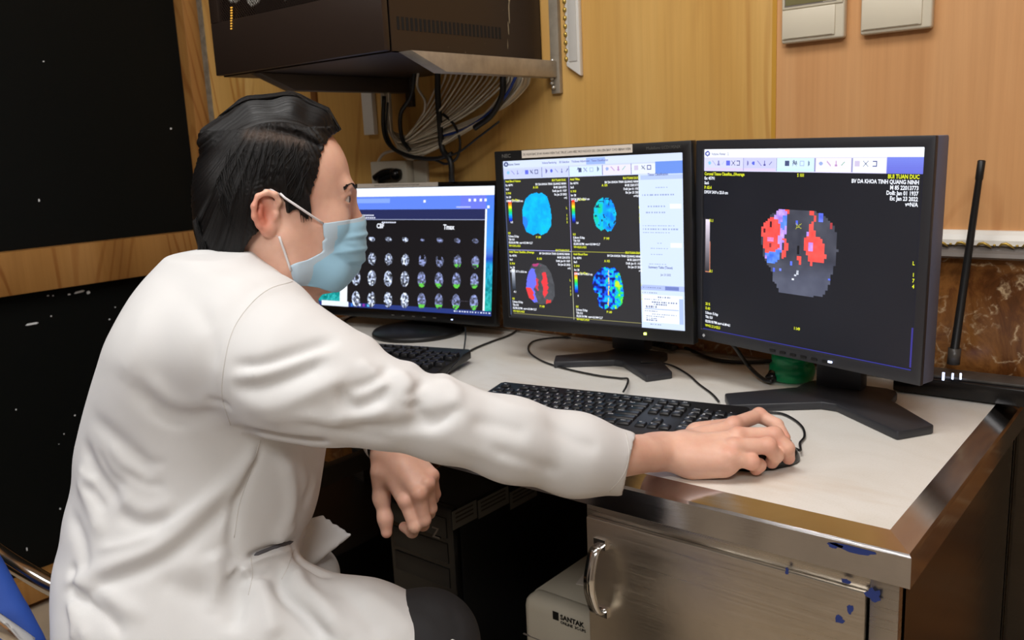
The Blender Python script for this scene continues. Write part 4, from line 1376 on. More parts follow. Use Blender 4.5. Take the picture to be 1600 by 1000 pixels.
# ------------------------------------------------------------------ cable bundle
nW = 0
def bpt(px, py, y): return ony(px, py, y)
for k in range(22):
    j = k/21.0
    r1, r2, r3 = rng.normal(size=3)*.5
    y_ = 1.485-.028*rng.random()
    o1 = (j-.5)
    pts = [bpt(812+o1*34, 112, y_), bpt(806+o1*30+r1*3, 135, y_), bpt(772+o1*26+r2*3, 172+o1*-14+r1*3, y_-.008), bpt(722+o1*14, 200-o1*22+r2*3, y_-.012), bpt(672, 222-o1*30+r3*3, y_-.012),
           bpt(634-o1*6, 228-o1*34+r1*4, y_-.006), bpt(609-o1*12, 206-o1*18, y_), bpt(603-o1*13+r2*2, 172, y_), bpt(601-o1*14, 128, y_)]
    o = MB().tube(spline(pts, 6), .0026, 6).build('network_cable', M_cable_w)
    tag(o, 'beige network cable in the bundle hanging under the wall cabinet', 'cable', 'network cables in the drooping bundle')
for k in range(14):
    j = k/13.0
    y_ = 1.475-.02*rng.random()
    pts = [bpt(690+j*110, 108, y_), bpt(684+j*104, 130, y_), bpt(664+j*76, 172, y_-.01), bpt(640+j*40, 206+rng.normal()*2, y_-.012), bpt(622+j*10, 222, y_), bpt(606, 205-j*10, y_+.01)]
    o = MB().tube(spline(pts, 6), .0024, 6).build('network_cable', M_cable_w)
    tag(o, 'beige network cable fanning down from the cabinet floor into the bundle', 'cable', 'network cables fanning into the bundle')
for pts, r_, lab in [
    ([(684, 105), (684, 150), (687, 190), (691, 232), (704, 252), (706, 284)], .0085, 'thickest black cable hanging straight down from the network cabinet'),
    ([(648, 110), (642, 150), (626, 178), (628, 215), (640, 235)], .006, 'black cable bent in front of the cable bundle at its left'),
    ([(600, 150), (599, 200), (610, 228), (640, 244), (680, 248), (706, 240)], .006, 'black cable sagging round the lowest curve of the cable bundle'),
    ([(692, 178), (710, 196), (719, 222), (714, 246), (698, 256), (680, 250)], .0035, 'thin black loop hanging right of the cable bundle'),
    ([(786, 118), (784, 150), (768, 180), (742, 200)], .008, 'black cable dropping at the right end of the cable bundle'),
    ([(606, 160), (604, 205), (622, 236), (668, 250), (712, 240), (748, 214), (780, 190)], .003, 'thin black cable under the whole cable bundle')]:
    b = MB().tube(spline([bpt(x, y, 1.448) for x, y in pts], 8), r_*.8, 10)
    tag(b.build('black_cable', M_cable_b), lab, 'cable')
b = MB().tube(spline([bpt(806, 120, 1.452), bpt(790, 150, 1.452), (bpt(760, 180, 1.450)), bpt(722, 204, 1.450), bpt(690, 212, 1.455)], 8), .0032, 8)
tag(b.build('blue_cable', M_cable_blue), 'blue network cable crossing the beige bundle', 'cable')
b = MB().tube(spline([bpt(654, 110, 1.45), bpt(652, 135, 1.45), bpt(664, 158, 1.45), bpt(662, 182, 1.45)], 8), .0028, 8)
tag(b.build('white_cable_end', mat('white_cable2', hexc(206, 200, 188), .5)), 'single pale cable hanging free in front of the fan of cables', 'cable')
b = MB().tube(spline([bpt(622, 234, 1.50), bpt(600, 240, 1.505), bpt(590, 256, 1.51), bpt(590, 276, 1.512)], 8), .0036, 8)
tag(b.build('white_power_cable', mat('white_cable2', (0.6, 0.58, 0.54))), 'white cable curving down to the wall socket', 'cable')
# white trunking and wall socket
a, b_ = bpt(571, 145, W), bpt(592, 210, W)
tag(box('cable_trunking', (a[0], W-.016, b_[2]), (b_[0], W-.001, 1.335), M_white, None, .002), 'short white plastic trunking running down the wood wall left of the cable bundle', 'trunking')
sk = empty('wall_socket', (-1.60, W, 1.11)); tag(sk, 'beige double wall socket above the left monitor', 'socket')
a, b_ = bpt(594, 252, W), bpt(652, 290, W)
MB().box((a[0]+1.60, -.034, b_[2]-1.11), (b_[0]+1.60, -.001, a[2]-1.11)).build('socket_box', M_beige, sk, .003)
MB().box((b_[0]+1.602, -.012, b_[2]-1.11), (b_[0]+1.645, -.001, a[2]-1.112)).build('side_plate', M_beige, sk, .002)
pb = MB()
for pts in ([(586, 278), (598, 270), (612, 268), (624, 271)], [(594, 284), (608, 277), (620, 276)]):
    pb.tube(spline([bpt(x, y, 1.485) for x, y in pts], 5), .0085, 10)
pb.lathe([(.002, -.014), (.014, -.01), (.016, 0), (.014, .01), (.002, .014)], tuple(bpt(619, 272, 1.488)), 14)
tag(pb.build('power_plug', M_blkgloss), 'black plug pushed into the beige wall socket', 'plug')

# wood battens on the wall left of the bundle
a = bpt(388, 140, W); b = MB(); b.box((a[0], W-.008, 1.006), (a[0]+.022, W-.001, 1.34)); bb = bpt(490, 160, W); b.box((bb[0], W-.008, 1.006), (bb[0]+.02, W-.001, 1.34))
o = b.build('trim_4', mat('brown_batten', hexc(128, 82, 38), .5)); o['kind'] = 'structure'

# ================================================================== AIR-CONDITIONER CONTROLLERS
def controller(px0, px1, name_label, lcd):
    a_, b__ = ony(px0, 66 if lcd else 52, W), ony(px1, 60, W)
    w_ = b__[0]-a_[0]
    root = empty('wall_controller', ((a_[0]+b__[0])/2, W, 1.38)); tag(root, name_label, 'controller', 'air-conditioning controllers on the wood wall')
    h = w_/2
    MB().box((-h, -.017, -.061), (h, -.0005, .06)).build('housing', M_ctrl, root, .004, 3)
    MB().box((-h+.002, -.0195, -.006), (h-.002, -.016, .058)).build('upper_face', M_ctrl, root, .002)
    MB().box((-h+.002, -.0200, -.055), (h-.014, -.016, -.0072)).build('flap', M_ctrl, root, .002)
    MB().box((-h+.006, -.0205, -.0535), (h-.018, -.0198, -.0530)).build('flap_groove', mat('groove_shadow_grey', hexc(150, 142, 124), .6), root)
    if lcd:
        MB().box((-h+.008, -.0205, .000), (h-.014, -.0194, .05)).build('display', M_lcd, root)
        MB().box((-h+.0065, -.0200, -.002), (h-.0125, -.0192, .052)).build('display_border', M_grey_tr, root)
        MB().box((h-.034, -.0203, -.0012), (h-.014, -.0196, -.0002)).build('rib', M_ctrl, root)
    else:
        MB().box((h-.034, -.0203, -.0042), (h-.014, -.0196, -.0032)).build('rib', M_ctrl, root)
    return root
controller(1226.5, 1323.5, 'cream air-conditioner controller with a display, nearer the wall panel seam', True)
controller(1349, 1459, 'cream air-conditioner controller without a visible display, nearer the right edge', False)

# ================================================================== COMPUTER TOWER under the desk
tw = empty('computer_tower', (-1.14, 1.27, 0)); tag(tw, 'black computer tower with paper labels, standing under the desk behind the hanging hand', 'computer')
TX0, TX1, TY0, TY1, TZ0, TZ1 = -1.225, -1.05, 1.07, 1.50, .08, .527
tm = Matrix.Translation((1.14, -1.27, 0))
def tp(name, mb, m, bevel=0):
    o = mb.build(name, m, tw, bevel)
    for v in o.data.vertices: v.co = tm @ v.co
    return o
tp('case', MB().box((TX0, TY0+.02, TZ0), (TX1, TY1, TZ1)), M_tower, .004)
tp('front_panel', MB().box((TX0, TY0, TZ0), (TX1, TY0+.02, TZ1)), M_blkgloss, .006)
for n_ in range(3): tp('drive_bay', MB().box((TX0+.015, TY0-.002, TZ1-.06-n_*.05), (TX1-.015, TY0+.002, TZ1-.02-n_*.05)), M_blk, .001)
vv, ff = text_mesh('Z', .03, 'LEFT', .0004)
b = MB(); c_ = ony(676, 838, TY0-.0015); b.add([(c_[0]+p[0], TY0-.0025, c_[2]+p[1]) for p in vv], ff); tp('brand_letter', b, M_grey_tr)
lab = MB(); pr_ = MB()
for (pa, pb_) in [((706, 800), (744, 784)), ((746, 783), (794, 762)), ((796, 770), (838, 752))]:
    q0, q1 = onx(*pa, TX1), onx(*pb_, TX1)
    zt = min(q0[2], TZ1-.004); lab.box((TX1, q0[1], zt-.036), (TX1+.0006, q1[1], zt))
    for r__ in range(3):
        pr_.box((TX1+.0007, q0[1]+.008, zt-.008-r__*.008), (TX1+.0011, q1[1]-.01, zt-.005-r__*.008))
tp('paper_label', lab, M_labelgrey); tp('label_print', pr_, M_dkmetal)
tag(box('tower_stand', (TX0-.02, TY0+.01, 0), (TX1+.02, TY1, .08), M_dkmetal, None, .003), 'low dark plinth under the computer tower', 'plinth')

# ================================================================== BATTERY BACKUP UNIT with papers
ux0, ux1, uy0, uy1, uz = -.905, -.695, 1.08, 1.46, .40
up = empty('battery_backup_unit', ((ux0+ux1)/2, (uy0+uy1)/2, 0)); tag(up, 'beige battery backup unit with black lettering beside the steel cabinet', 'battery unit')
um = Matrix.Translation((-(ux0+ux1)/2, -(uy0+uy1)/2, 0))
def upb(name, mb, m, bevel=0, seg=2):
    o = mb.build(name, m, up, bevel, seg)
    for v in o.data.vertices: v.co = um @ v.co
    return o
upb('body', MB().box((ux0+.006, uy0+.03, .01), (ux1-.006, uy1, uz-.012)), M_beige, .01)
upb('front_cover', MB().box((ux0, uy0, .0), (ux1, uy0+.05, uz)), M_beige, .02, 4)
upb('top_cover', MB().box((ux0+.003, uy0+.03, uz-.02), (ux1-.003, uy1-.01, uz-.004)), M_beige, .006)
for z_ in (uz-.075, uz-.105): upb('front_groove', MB().box((ux0+.002, uy0-.0006, z_), (ux1-.002, uy0+.002, z_+.0015)), M_grey_tr)
b = MB(); c_ = ony(876, 966, uy0)
vv, ff = text_mesh('SANTAK', .0125, 'LEFT', .0005); b.add([(c_[0]+p[0], uy0-.001, c_[2]-.001+p[1]) for p in vv], ff)
vv, ff = text_mesh('ONLINE  3C-UPS', .007, 'LEFT', .0003); b.add([(c_[0]+p[0], uy0-.001, c_[2]-.009+p[1]) for p in vv], ff)
b.box((c_[0]-.016, uy0-.001, c_[2]-.006), (c_[0]-.004, uy0-.0004, c_[2]+.009))
upb('lettering', b, M_tower)
pp = MB().box((0, 0, 0), (.13, .20, .0012))
o = pp.build('paper_sheet', M_paper, None, 0); o.matrix_world = Matrix.Translation((-.85, 1.17, uz-.0038)) @ Matrix.Rotation(.25, 4, 'Z'); tag(o, 'creased paper sheets lying on top of the beige battery unit', 'paper')
o = MB().box((0, 0, 0), (.14, .2, .012)).build('document_folder', mat('clear_plastic_folder', hexc(150, 132, 112), .3), None, .003); o.matrix_world = Matrix.Translation((-.86, 1.25, uz-.0022)) @ Matrix.Rotation(-.12, 4, 'Z'); tag(o, 'brownish plastic document folder on the battery unit against the wall', 'folder')
for k in range(5):
    x_ = -.93+.02*k
    b = MB().tube(spline([(x_+.0, 1.485, .62), (x_+.03*rng.normal(), 1.46, .5), (x_+.05*rng.normal(), 1.47, .42), (x_+.03, 1.50, .30), (x_, 1.505, .002)], 6), .003, 6)
    tag(b.build('tower_cable', M_cable_b), 'black cable hanging behind the battery unit under the desk', 'cable', 'black cables under the desk')


# ================================================================== IMPLICIT SURFACES FOR THE PERSON
class Field:
    def __init__(self, lo, hi, h):
        self.h = h
        self.lo = np.array(lo, float)
        self.n = np.ceil((np.array(hi, float)-self.lo)/h).astype(int)+1
        self.ax = [(self.lo[i]+h*np.arange(self.n[i])).astype(np.float32) for i in range(3)]
        self.F = np.full(self.n, 0.06, np.float32)

    def _win(self, lo, hi):
        s = []
        for i in range(3):
            a = int(np.clip(math.floor((lo[i]-self.lo[i])/self.h), 0, self.n[i]))
            b = int(np.clip(math.ceil((hi[i]-self.lo[i])/self.h)+1, 0, self.n[i]))
            if b <= a: return None, None
            s.append(slice(a, b))
        P = (self.ax[0][s[0]][:, None, None], self.ax[1][s[1]][None, :, None], self.ax[2][s[2]][None, None, :])
        return tuple(s), P

    def _comb(self, s, d, k, sub):
        A = self.F[s]
        if sub:
            d = -d
            if k > 0:
                h = np.clip(0.5-0.5*(d-A)/k, 0, 1)
                # smooth max
                self.F[s] = d*(h) + A*(1-h) if False else (np.maximum(A, d) + np.clip(k-np.abs(A-d), 0, None)**2/(4*k))
            else: self.F[s] = np.maximum(A, d)
        else:
            if k > 0: self.F[s] = np.minimum(A, d) - np.clip(k-np.abs(A-d), 0, None)**2/(4*k)
            else: self.F[s] = np.minimum(A, d)

    def cap(self, a, b, ra, rb=None, k=0.01, sub=False, flat=None):
        rb = ra if rb is None else rb
        a = np.array(a, float); b = np.array(b, float)
        R_ = max(ra, rb)+k+3*self.h+0.004
        s, P = self._win(np.minimum(a, b)-R_, np.maximum(a, b)+R_)
        if s is None: return self
        d = b-a; L2 = d@d+1e-12
        q = [P[i]-np.float32(a[i]) for i in range(3)]
        t = np.clip((q[0]*d[0]+q[1]*d[1]+q[2]*d[2])/L2, 0, 1).astype(np.float32)
        e = [q[i]-t*np.float32(d[i]) for i in range(3)]
        sc = 1.0
        if flat is not None:
            n, sc = np.array(flat[0], float), flat[1]
            n = n/np.linalg.norm(n)
            c = (e[0]*n[0]+e[1]*n[1]+e[2]*n[2])*(1/sc-1)
            e = [e[i]+c*np.float32(n[i]) for i in range(3)]
        dist = np.sqrt(e[0]**2+e[1]**2+e[2]**2)-(ra+(rb-ra)*t)
        if sc < 1: dist = dist*np.float32(0.5+0.5*sc)
        self._comb(s, dist.astype(np.float32), k, sub)
        return self

    def chain(self, pts, rs, k=0.006, sub=False, flat=None):
        for i in range(len(pts)-1): self.cap(pts[i], pts[i+1], rs[i], rs[i+1], k, sub, flat)
        return self

    def ell(self, c, r, k=0.01, sub=False, R=None):
        c = np.array(c, float); r = np.array(r, float)
        m = max(r)+k+3*self.h+0.004
        s, P = self._win(c-m, c+m)
        if s is None: return self
        q = [P[i]-np.float32(c[i]) for i in range(3)]
        if R is not None: q = [q[0]*R[i][0]+q[1]*R[i][1]+q[2]*R[i][2] for i in range(3)]
        k0 = np.sqrt((q[0]/r[0])**2+(q[1]/r[1])**2+(q[2]/r[2])**2)
        k1 = np.sqrt((q[0]/r[0]**2)**2+(q[1]/r[1]**2)**2+(q[2]/r[2]**2)**2)+1e-9
        self._comb(s, (k0*(k0-1)/k1).astype(np.float32), k, sub)
        return self

    def loft(self, secs, k=0.02, ex=2.3, sub=False):
        """secs: (z, cx, cy, ax, ay, blen): centre, front-back half vector, sideways half length"""
        S = np.array(sorted(secs), float)
        lo = [min(S[:, 1])-.35, min(S[:, 2])-.35, S[0, 0]]; hi = [max(S[:, 1])+.35, max(S[:, 2])+.35, S[-1, 0]]
        s, P = self._win(lo, hi)
        z = self.ax[2][s[2]]
        I = [np.interp(z, S[:, 0], S[:, j]) for j in range(1, 6)]
        ker = np.ones(9)/9
        I = [np.convolve(np.pad(v, 4, 'edge'), ker, 'valid') for v in I]
        cx, cy, ax_, ay_, bl = [v[None, None, :].astype(np.float32) for v in I]
        al = np.sqrt(ax_**2+ay_**2)
        ux, uy = ax_/al, ay_/al
        qx, qy = P[0]-cx, P[1]-cy
        u = np.abs(qx*ux+qy*uy)/al; v = np.abs(-qx*uy+qy*ux)/bl
        d = ((u**ex+v**ex)**(1/ex)-1)*np.minimum(al, bl)
        zt = np.maximum(z-(S[-1, 0]-.0), (S[0, 0])-z)[None, None, :]
        d = np.maximum(d, zt)
        self._comb(s, d.astype(np.float32), k, sub)
        return self

    def mesh(self):
        F = self.F; n = F.shape
        ins = F < 0
        c = [ins[i:n[0]-1+i, j:n[1]-1+j, l:n[2]-1+l] for i in (0, 1) for j in (0, 1) for l in (0, 1)]
        cnt = sum(x.astype(np.int8) for x in c)
        act = (cnt > 0) & (cnt < 8)
        idx = np.argwhere(act)
        vid = np.full(act.shape, -1, np.int64); vid[act] = np.arange(len(idx))
        pos = np.zeros((len(idx), 3)); num = np.zeros(len(idx))
        cor = [(i, j, l) for i in (0, 1) for j in (0, 1) for l in (0, 1)]
        for a in range(8):
            for b in range(a+1, 8):
                ca, cb = cor[a], cor[b]
                if sum(abs(ca[t]-cb[t]) for t in range(3)) != 1: continue
                fa = F[idx[:, 0]+ca[0], idx[:, 1]+ca[1], idx[:, 2]+ca[2]]; fb = F[idx[:, 0]+cb[0], idx[:, 1]+cb[1], idx[:, 2]+cb[2]]
                m = (fa < 0) != (fb < 0)
                t = fa[m]/(fa[m]-fb[m])
                pos[m] += np.array(ca)+(np.array(cb)-np.array(ca))*t[:, None]
                num[m] += 1
        pos = self.lo+self.h*(idx+pos/num[:, None])
        quads = []
        for ax in range(3):
            sl0 = [slice(1, -1)]*3; sl0[ax] = slice(0, -1)
            sl1 = [slice(1, -1)]*3; sl1[ax] = slice(1, None)
            A = ins[tuple(sl0)]; B = ins[tuple(sl1)]
            e = np.argwhere(A != B)
            if not len(e): continue
            flip = A[e[:, 0], e[:, 1], e[:, 2]]
            g = e+np.array([0 if i == ax else 1 for i in range(3)])
            o1, o2 = [i for i in range(3) if i != ax]
            def cell(d1, d2):
                q = g.copy(); q[:, o1] -= d1; q[:, o2] -= d2
                return vid[q[:, 0], q[:, 1], q[:, 2]]
            Q = np.stack([cell(1, 1), cell(0, 1), cell(0, 0), cell(1, 0)], 1)
            if ax == 1: flip = ~flip
            Q[~flip] = Q[~flip][:, ::-1]
            quads.append(Q)
        Q = np.concatenate(quads)
        return pos, Q[(Q >= 0).all(1)]


def vnormals(V, Q):
    a = V[Q[:, 2]]-V[Q[:, 0]]; b = V[Q[:, 3]]-V[Q[:, 1]]
    n = np.cross(a, b)
    N = np.zeros_like(V)
    for i in range(4): np.add.at(N, Q[:, i], n)
    return N/(np.linalg.norm(N, axis=1, keepdims=True)+1e-12)


def vsmooth(V, Q, it=2, lam=0.5):
    E = np.concatenate([Q[:, [i, (i+1) % 4]] for i in range(4)])
    for _ in range(it):
        S = np.zeros_like(V); c = np.zeros(len(V))
        np.add.at(S, E[:, 0], V[E[:, 1]]); np.add.at(c, E[:, 0], 1)
        np.add.at(S, E[:, 1], V[E[:, 0]]); np.add.at(c, E[:, 1], 1)
        V = V+lam*(S/c[:, None]-V)
    return V


def mesh_obj(name, V, Q, m, parent=None, mi=None):
    me = bpy.data.meshes.new(name)
    me.vertices.add(len(V)); me.vertices.foreach_set('co', V.astype(np.float32).ravel())
    me.loops.add(len(Q)*4); me.loops.foreach_set('vertex_index', Q.astype(np.int32).ravel())
    me.polygons.add(len(Q)); me.polygons.foreach_set('loop_start', (np.arange(len(Q))*4).astype(np.int32))
    me.update(calc_edges=True); me.validate()
    o = link(name, me, m, parent, True)
    if mi is not None: me.polygons.foreach_set('material_index', mi)
    return o


class Proj:
    """finds the surface point behind a pixel, from the photograph's position"""
    def __init__(self, V, Q):
        self.t = BVHTree.FromPolygons([Vector(v) for v in V], [tuple(q) for q in Q])
    def __call__(self, px, py):
        h = self.t.ray_cast(Vector(CAM), Vector(ray(px, py)))
        return None if h[0] is None else np.array(h[0])


def crease(V, N, prj, poly, amp, sig, sub=8, taper=True):
    """raise (amp>0) or sink (amp<0) the surface along a fold line"""
    pts = [prj(*p) for p in spline([np.array(p, float) for p in poly], sub)]
    pts = [p for p in pts if p is not None]
    if len(pts) < 2: return V
    # drop jumps
    P = [pts[0]]
    for p in pts[1:]:
        if np.linalg.norm(p-P[-1]) < 0.06: P.append(p)
    P = np.array(P)
    if len(P) < 2: return V
    lo, hi = P.min(0)-3*sig, P.max(0)+3*sig
    k = np.where(((V > lo) & (V < hi)).all(1))[0]
    if not len(k): return V
    X = V[k]; best = np.full(len(k), 9.0); tt = np.zeros(len(k)); L = len(P)-1
    for i in range(L):
        a, d = P[i], P[i+1]-P[i]
        t = np.clip(((X-a)@d)/(d@d+1e-12), 0, 1)
        e = np.linalg.norm(X-(a+t[:, None]*d), axis=1)
        m = e < best
        best[m] = e[m]; tt[m] = (i+t[m])/L
    w = np.exp(-(best/sig)**2)
    if taper: w *= np.clip(np.sin(math.pi*np.clip(tt, 0.0, 1))*1.7+.05, 0, 1)
    V = V.copy(); V[k] += N[k]*(amp*w)[:, None]
    return V


# ------------------------------------------------------------------ person materials
def skin_mat():
    t = NT('skin')
    v = t.coord()
    n = t.noise(v, 28, 5, 0.6)
    a = t.node('ShaderNodeAttribute'); a.attribute_name = 'blush'
    base = t.ramp(n, [(0.3, hexc(220, 170, 148)), (0.7, hexc(234, 190, 168))])
    t.l(t.mix(a.outputs['Fac'], base, hexc(206, 118, 96)), t.b.inputs['Base Color'])
    t.b.inputs['Roughness'].default_value = 0.48
    t.b.inputs['Specular IOR Level'].default_value = 0.4
    t.b.inputs['Subsurface Weight'].default_value = 0.25
    t.b.inputs['Subsurface Radius'].default_value = (0.010, 0.004, 0.002)
    t.b.inputs['Subsurface Scale'].default_value = 0.5
    t.bump(t.noise(v, 260, 3), 0.12, 0.0006)
    return t.m


M_skin = skin_mat()


def cloth_mat(name, c, sc=900, var=.02):
    t = NT(name)
    v = t.coord()
    t.l(t.ramp(t.noise(v, 12, 4), [(0.3, tuple(x*(1-var) for x in c)), (0.7, c)]), t.b.inputs['Base Color'])
    t.b.inputs['Roughness'].default_value = 0.9
    t.b.inputs['Sheen Weight'].default_value = 0.1
    t.b.inputs['Specular IOR Level'].default_value = 0.12
    t.bump(t.noise(v, sc, 2), 0.15, 0.0003)
    return t.m


M_coat = cloth_mat('white_coat_cloth', hexc(217, 217, 217))
M_mask = cloth_mat('pale_blue_mask_fabric', hexc(170, 220, 248), 700, .05)
M_maskb = cloth_mat('mask_edge_band', hexc(196, 218, 234), 700, .03)
M_strap = mat('white_elastic', hexc(226, 224, 226), .7)


def hair_mat():
    t = NT('black_hair')
    v = t.coord((1, 1, 1))
    a = t.node('ShaderNodeAttribute'); a.attribute_name = 'strand'
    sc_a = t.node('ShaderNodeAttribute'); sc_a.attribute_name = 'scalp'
    n = t.node('ShaderNodeTexNoise', noise_dimensions='1D')
    n.inputs['Scale'].default_value = 1.0; n.inputs['Detail'].default_value = 3
    t.l(a.outputs['Fac'], n.inputs['W'])
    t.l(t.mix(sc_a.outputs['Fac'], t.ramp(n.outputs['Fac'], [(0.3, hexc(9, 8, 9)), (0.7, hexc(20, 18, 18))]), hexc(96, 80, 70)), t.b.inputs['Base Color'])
    t.b.inputs['Roughness'].default_value = 0.38
    t.b.inputs['Specular IOR Level'].default_value = 0.32
    t.bump(n.outputs['Fac'], 0.55, 0.0012)
    return t.m


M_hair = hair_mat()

# ------------------------------------------------------------------ head frame
AZ = math.radians(57)
Fd = np.array([math.cos(AZ), math.sin(AZ), 0.0]); Rt = np.array([math.sin(AZ), -math.cos(AZ), 0.0]); Up = np.array([0, 0, 1.0])
ear_w = P3(428, 334, 1.085)
HO = ear_w-.074*Rt+.010*Fd
def H2W(V): return HO+V[:, :1]*Rt+V[:, 1:2]*Fd+V[:, 2:3]*Up
def W2H(p): q = np.array(p)-HO; return np.array([q@Rt, q@Fd, q@Up])
def w2p(p):
    q = RC@(np.array(p)-CAM); return 800+FPX*q[0]/q[2], 500+FPX*q[1]/q[2]

person = empty('person', (-.95, .60, 0))
tag(person, 'person in white coat and pale blue mask, seated with one hand on the mouse', 'person')
PO = np.array(person.location)

# ---- head and neck (head space: x right, y forward, z up)
Fh = Field((-.11, -.17, -.30), (.11, .14, .15), .0016)
Fh.ell((0, -.002, .036), (.076, .082, .092), 0)                     # cranium
Fh.ell((0, .038, .040), (.064, .056, .066), .03)                    # forehead
Fh.ell((0, .040, -.020), (.060, .050, .060), .03)                   # mid face
for s in (-1, 1):
    Fh.ell((s*.040, .058, -.022), (.024, .024, .026), .02)          # cheekbone
    Fh.chain([(s*.058, -.002, -.040), (s*.056, .006, -.070), (s*.034, .052, -.088), (s*.010, .070, -.088)], [.014, .014, .014, .014], .025)   # jaw
    Fh.cap((s*.052, .0, -.03), (s*.030, .055, -.075), .022, .022, .03)
    Fh.cap((s*.036, .084, .024), (s*.010, .092, .020), .009, .009, .016)   # brow
Fh.ell((0, .062, -.066), (.032, .028, .024), .02)                  # chin/mouth block
Fh.cap((0, .0895, .018), (0, .100, -.020), .0072, .0100, .012); Fh.ell((0, .100, -.028), (.011, .010, .010), .01)         # nose
for s in (-1, 1): Fh.ell((s*.011, .090, -.034), (.010, .011, .009), .008)
Fh.cap((-.016, .084, -.062), (.016, .084, -.062), .008, .008, .012)
for s in (-1, 1): Fh.ell((s*.0345, .098, .011), (.018, .0135, .0105), .009, sub=True)   # sockets
for s in (-1, 1):
    Fh.ell((s*.033, .0770, .0115), (.0150, .0150, .0135), .005)      # lids over the eyeball
    Fh.ell((s*.0365, .0905, .0112), (.0150, .0125, .0050), .0012, sub=True)   # lid opening
    Fh.chain([(s*.0485, .079, .0135), (s*.040, .0885, .0175), (s*.028, .0905, .0175), (s*.020, .088, .0145)], [.0018, .0022, .0022, .0018], .003)      # upper lid fold
# neck
Fh.cap((0, -.030, -.050), (0, -.052, -.200), .056, .060, .03)
Fh.cap((0, -.052, -.200), (0, -.060, -.300), .062, .080, .03)
Fh.cap((.0, .020, -.085), (0, -.030, -.170), .030, .045, .03)
Fh.cap((.052, -.020, -.045), (.014, .008, -.180), .014, .012, .02); Fh.cap((-.052, -.020, -.045), (-.014, .008, -.180), .014, .012, .02)
# ears
for s in (-1, 1):
    ex = s*.077
    e0y, e0z = -.016, .002
    def E(y, z, x=0.0): return (ex+s*x, e0y+y*.84+.10*z, e0z+z*.80)
    Fh.ell(E(-.006, .0), (.007, .017, .026), .006, R=[[1, 0, 0], [0, .97, .22], [0, -.22, .97]])
    helix = [E(.010, .004, .000), E(.014, .016, .004), E(.008, .027, .007), E(-.004, .031, .009), E(-.016, .026, .011), E(-.022, .012, .012), E(-.021, -.004, .011), E(-.014, -.018, .008), E(-.004, -.026, .005)]
    Fh.chain(helix, [.0030, .0034, .0037, .0038, .0038, .0036, .0034, .0036, .005], .003)
    Fh.ell(E(-.001, -.026, .004), (.0055, .0095, .0095), .004)      # lobe
    Fh.ell(E(-.002, -.001, .010), (.0065, .0095, .012), .003, sub=True)   # concha
    Fh.ell(E(-.006, .017, .011), (.004, .009, .006), .003, sub=True)
    Fh.chain([E(-.012, .012, .006), E(-.013, -.002, .007), E(-.008, -.013, .006)], [.003, .0032, .003], .003)
    Fh.cap(E(.010, -.003, .003), E(.008, -.010, .003), .0042, .0035, .003)   # tragus
Vh, Qh = Fh.mesh(); Vh = vsmooth(Vh, Qh, 2, .4)
Vh_local = Vh.copy()
blush_h = np.clip(1-np.linalg.norm((Vh-np.array([.083, -.026, .0]))/np.array([.02, .022, .036]), axis=1), 0, 1)*1.2+.5*np.clip(1-np.linalg.norm((Vh-np.array([0, .11, -.03]))/.03, axis=1), 0, 1)
headV = H2W(Vh)

# ---- right forearm and hand on the mouse
def T(px, py, z): return onz(px, py, z)
Wr = T(1062, 703, .782)
MC = {'i': T(1146, 664, .797), 'm': T(1152, 681, .799), 'r': T(1148, 698, .793), 'p': T(1140, 715, .783)}
FG = {'i': [MC['i'], T(1186, 649, .797), T(1214, 664, .788), T(1226, 684, .782)],
      'm': [MC['m'], T(1210, 680, .797), T(1230, 700, .783), T(1232, 716, .765)],
      'r': [MC['r'], T(1200, 697, .792), T(1212, 712, .776), T(1206, 722, .764)],
      'p': [MC['p'], T(1174, 722, .776), T(1186, 727, .766), T(1181, 733, .761)]}
cuffp = P3(970, 722, 1.03)
h_lo = np.array([-.95, .70, .72]); h_hi = np.array([-.36, 1.16, .85])
Fr = Field((-.78, .76, .735), (-.36, 1.16, .84), .0014)
hand_up = np.array([0, 0, 1.0])
Fr.cap(P3(940, 716, 1.02), T(1035, 705, .783), .030, .026, .01, flat=((0, 0, 1), .85))
Fr.cap(T(1020, 706, .783), Wr, .0265, .0255, .014, flat=((0, 0, 1), .78))
for q, r0, r1 in (('i', .0150, .0125), ('m', .0160, .0125), ('r', .0155, .0120), ('p', .0150, .0115)):
    base = Wr+(MC[q]-MC['m'])*.45+(MC['m']-Wr)*.10
    Fr.cap(base, MC[q]-np.array([0, 0, .006]), r0*1.15, r1*1.05, .014)
Fr.cap(T(1085, 725, .768), T(1130, 728, .768), .0185, .014, .016)         # heel of the hand, little-finger side
Fr.cap(T(1090, 680, .775), T(1150, 668, .775), .018, .014, .016)
for q, rr in (('i', [.0105, .0095, .0085, .0076]), ('m', [.0108, .0102, .0090, .0082]), ('r', [.0106, .0102, .0092, .0084]), ('p', [.0100, .0094, .0084, .0078])):
    Fr.chain(FG[q], rr, .0035)
    Fr.ell(FG[q][0]+np.array([0, 0, .003]), (.0095, .0095, .0075), .006)
    Fr.ell(FG[q][1]+np.array([0, 0, .001]), (rr[1]*1.04,)*3, .003)
aw_ = ray(1150, 660)*np.array([1, 1, 0]); aw_ /= np.linalg.norm(aw_)
def under(px, py, away, z):
    q = T(px, py, .797)+aw_*away; return np.array([q[0], q[1], z])
th = [T(1100, 690, .778), under(1122, 662, .012, .772), under(1158, 656, .020, .768), under(1186, 654, .020, .766)]
Fr.chain(th, [.016, .0115, .0100, .0085], .008)
Vr, Qr = Fr.mesh(); Vr = vsmooth(Vr, Qr, 2, .4)

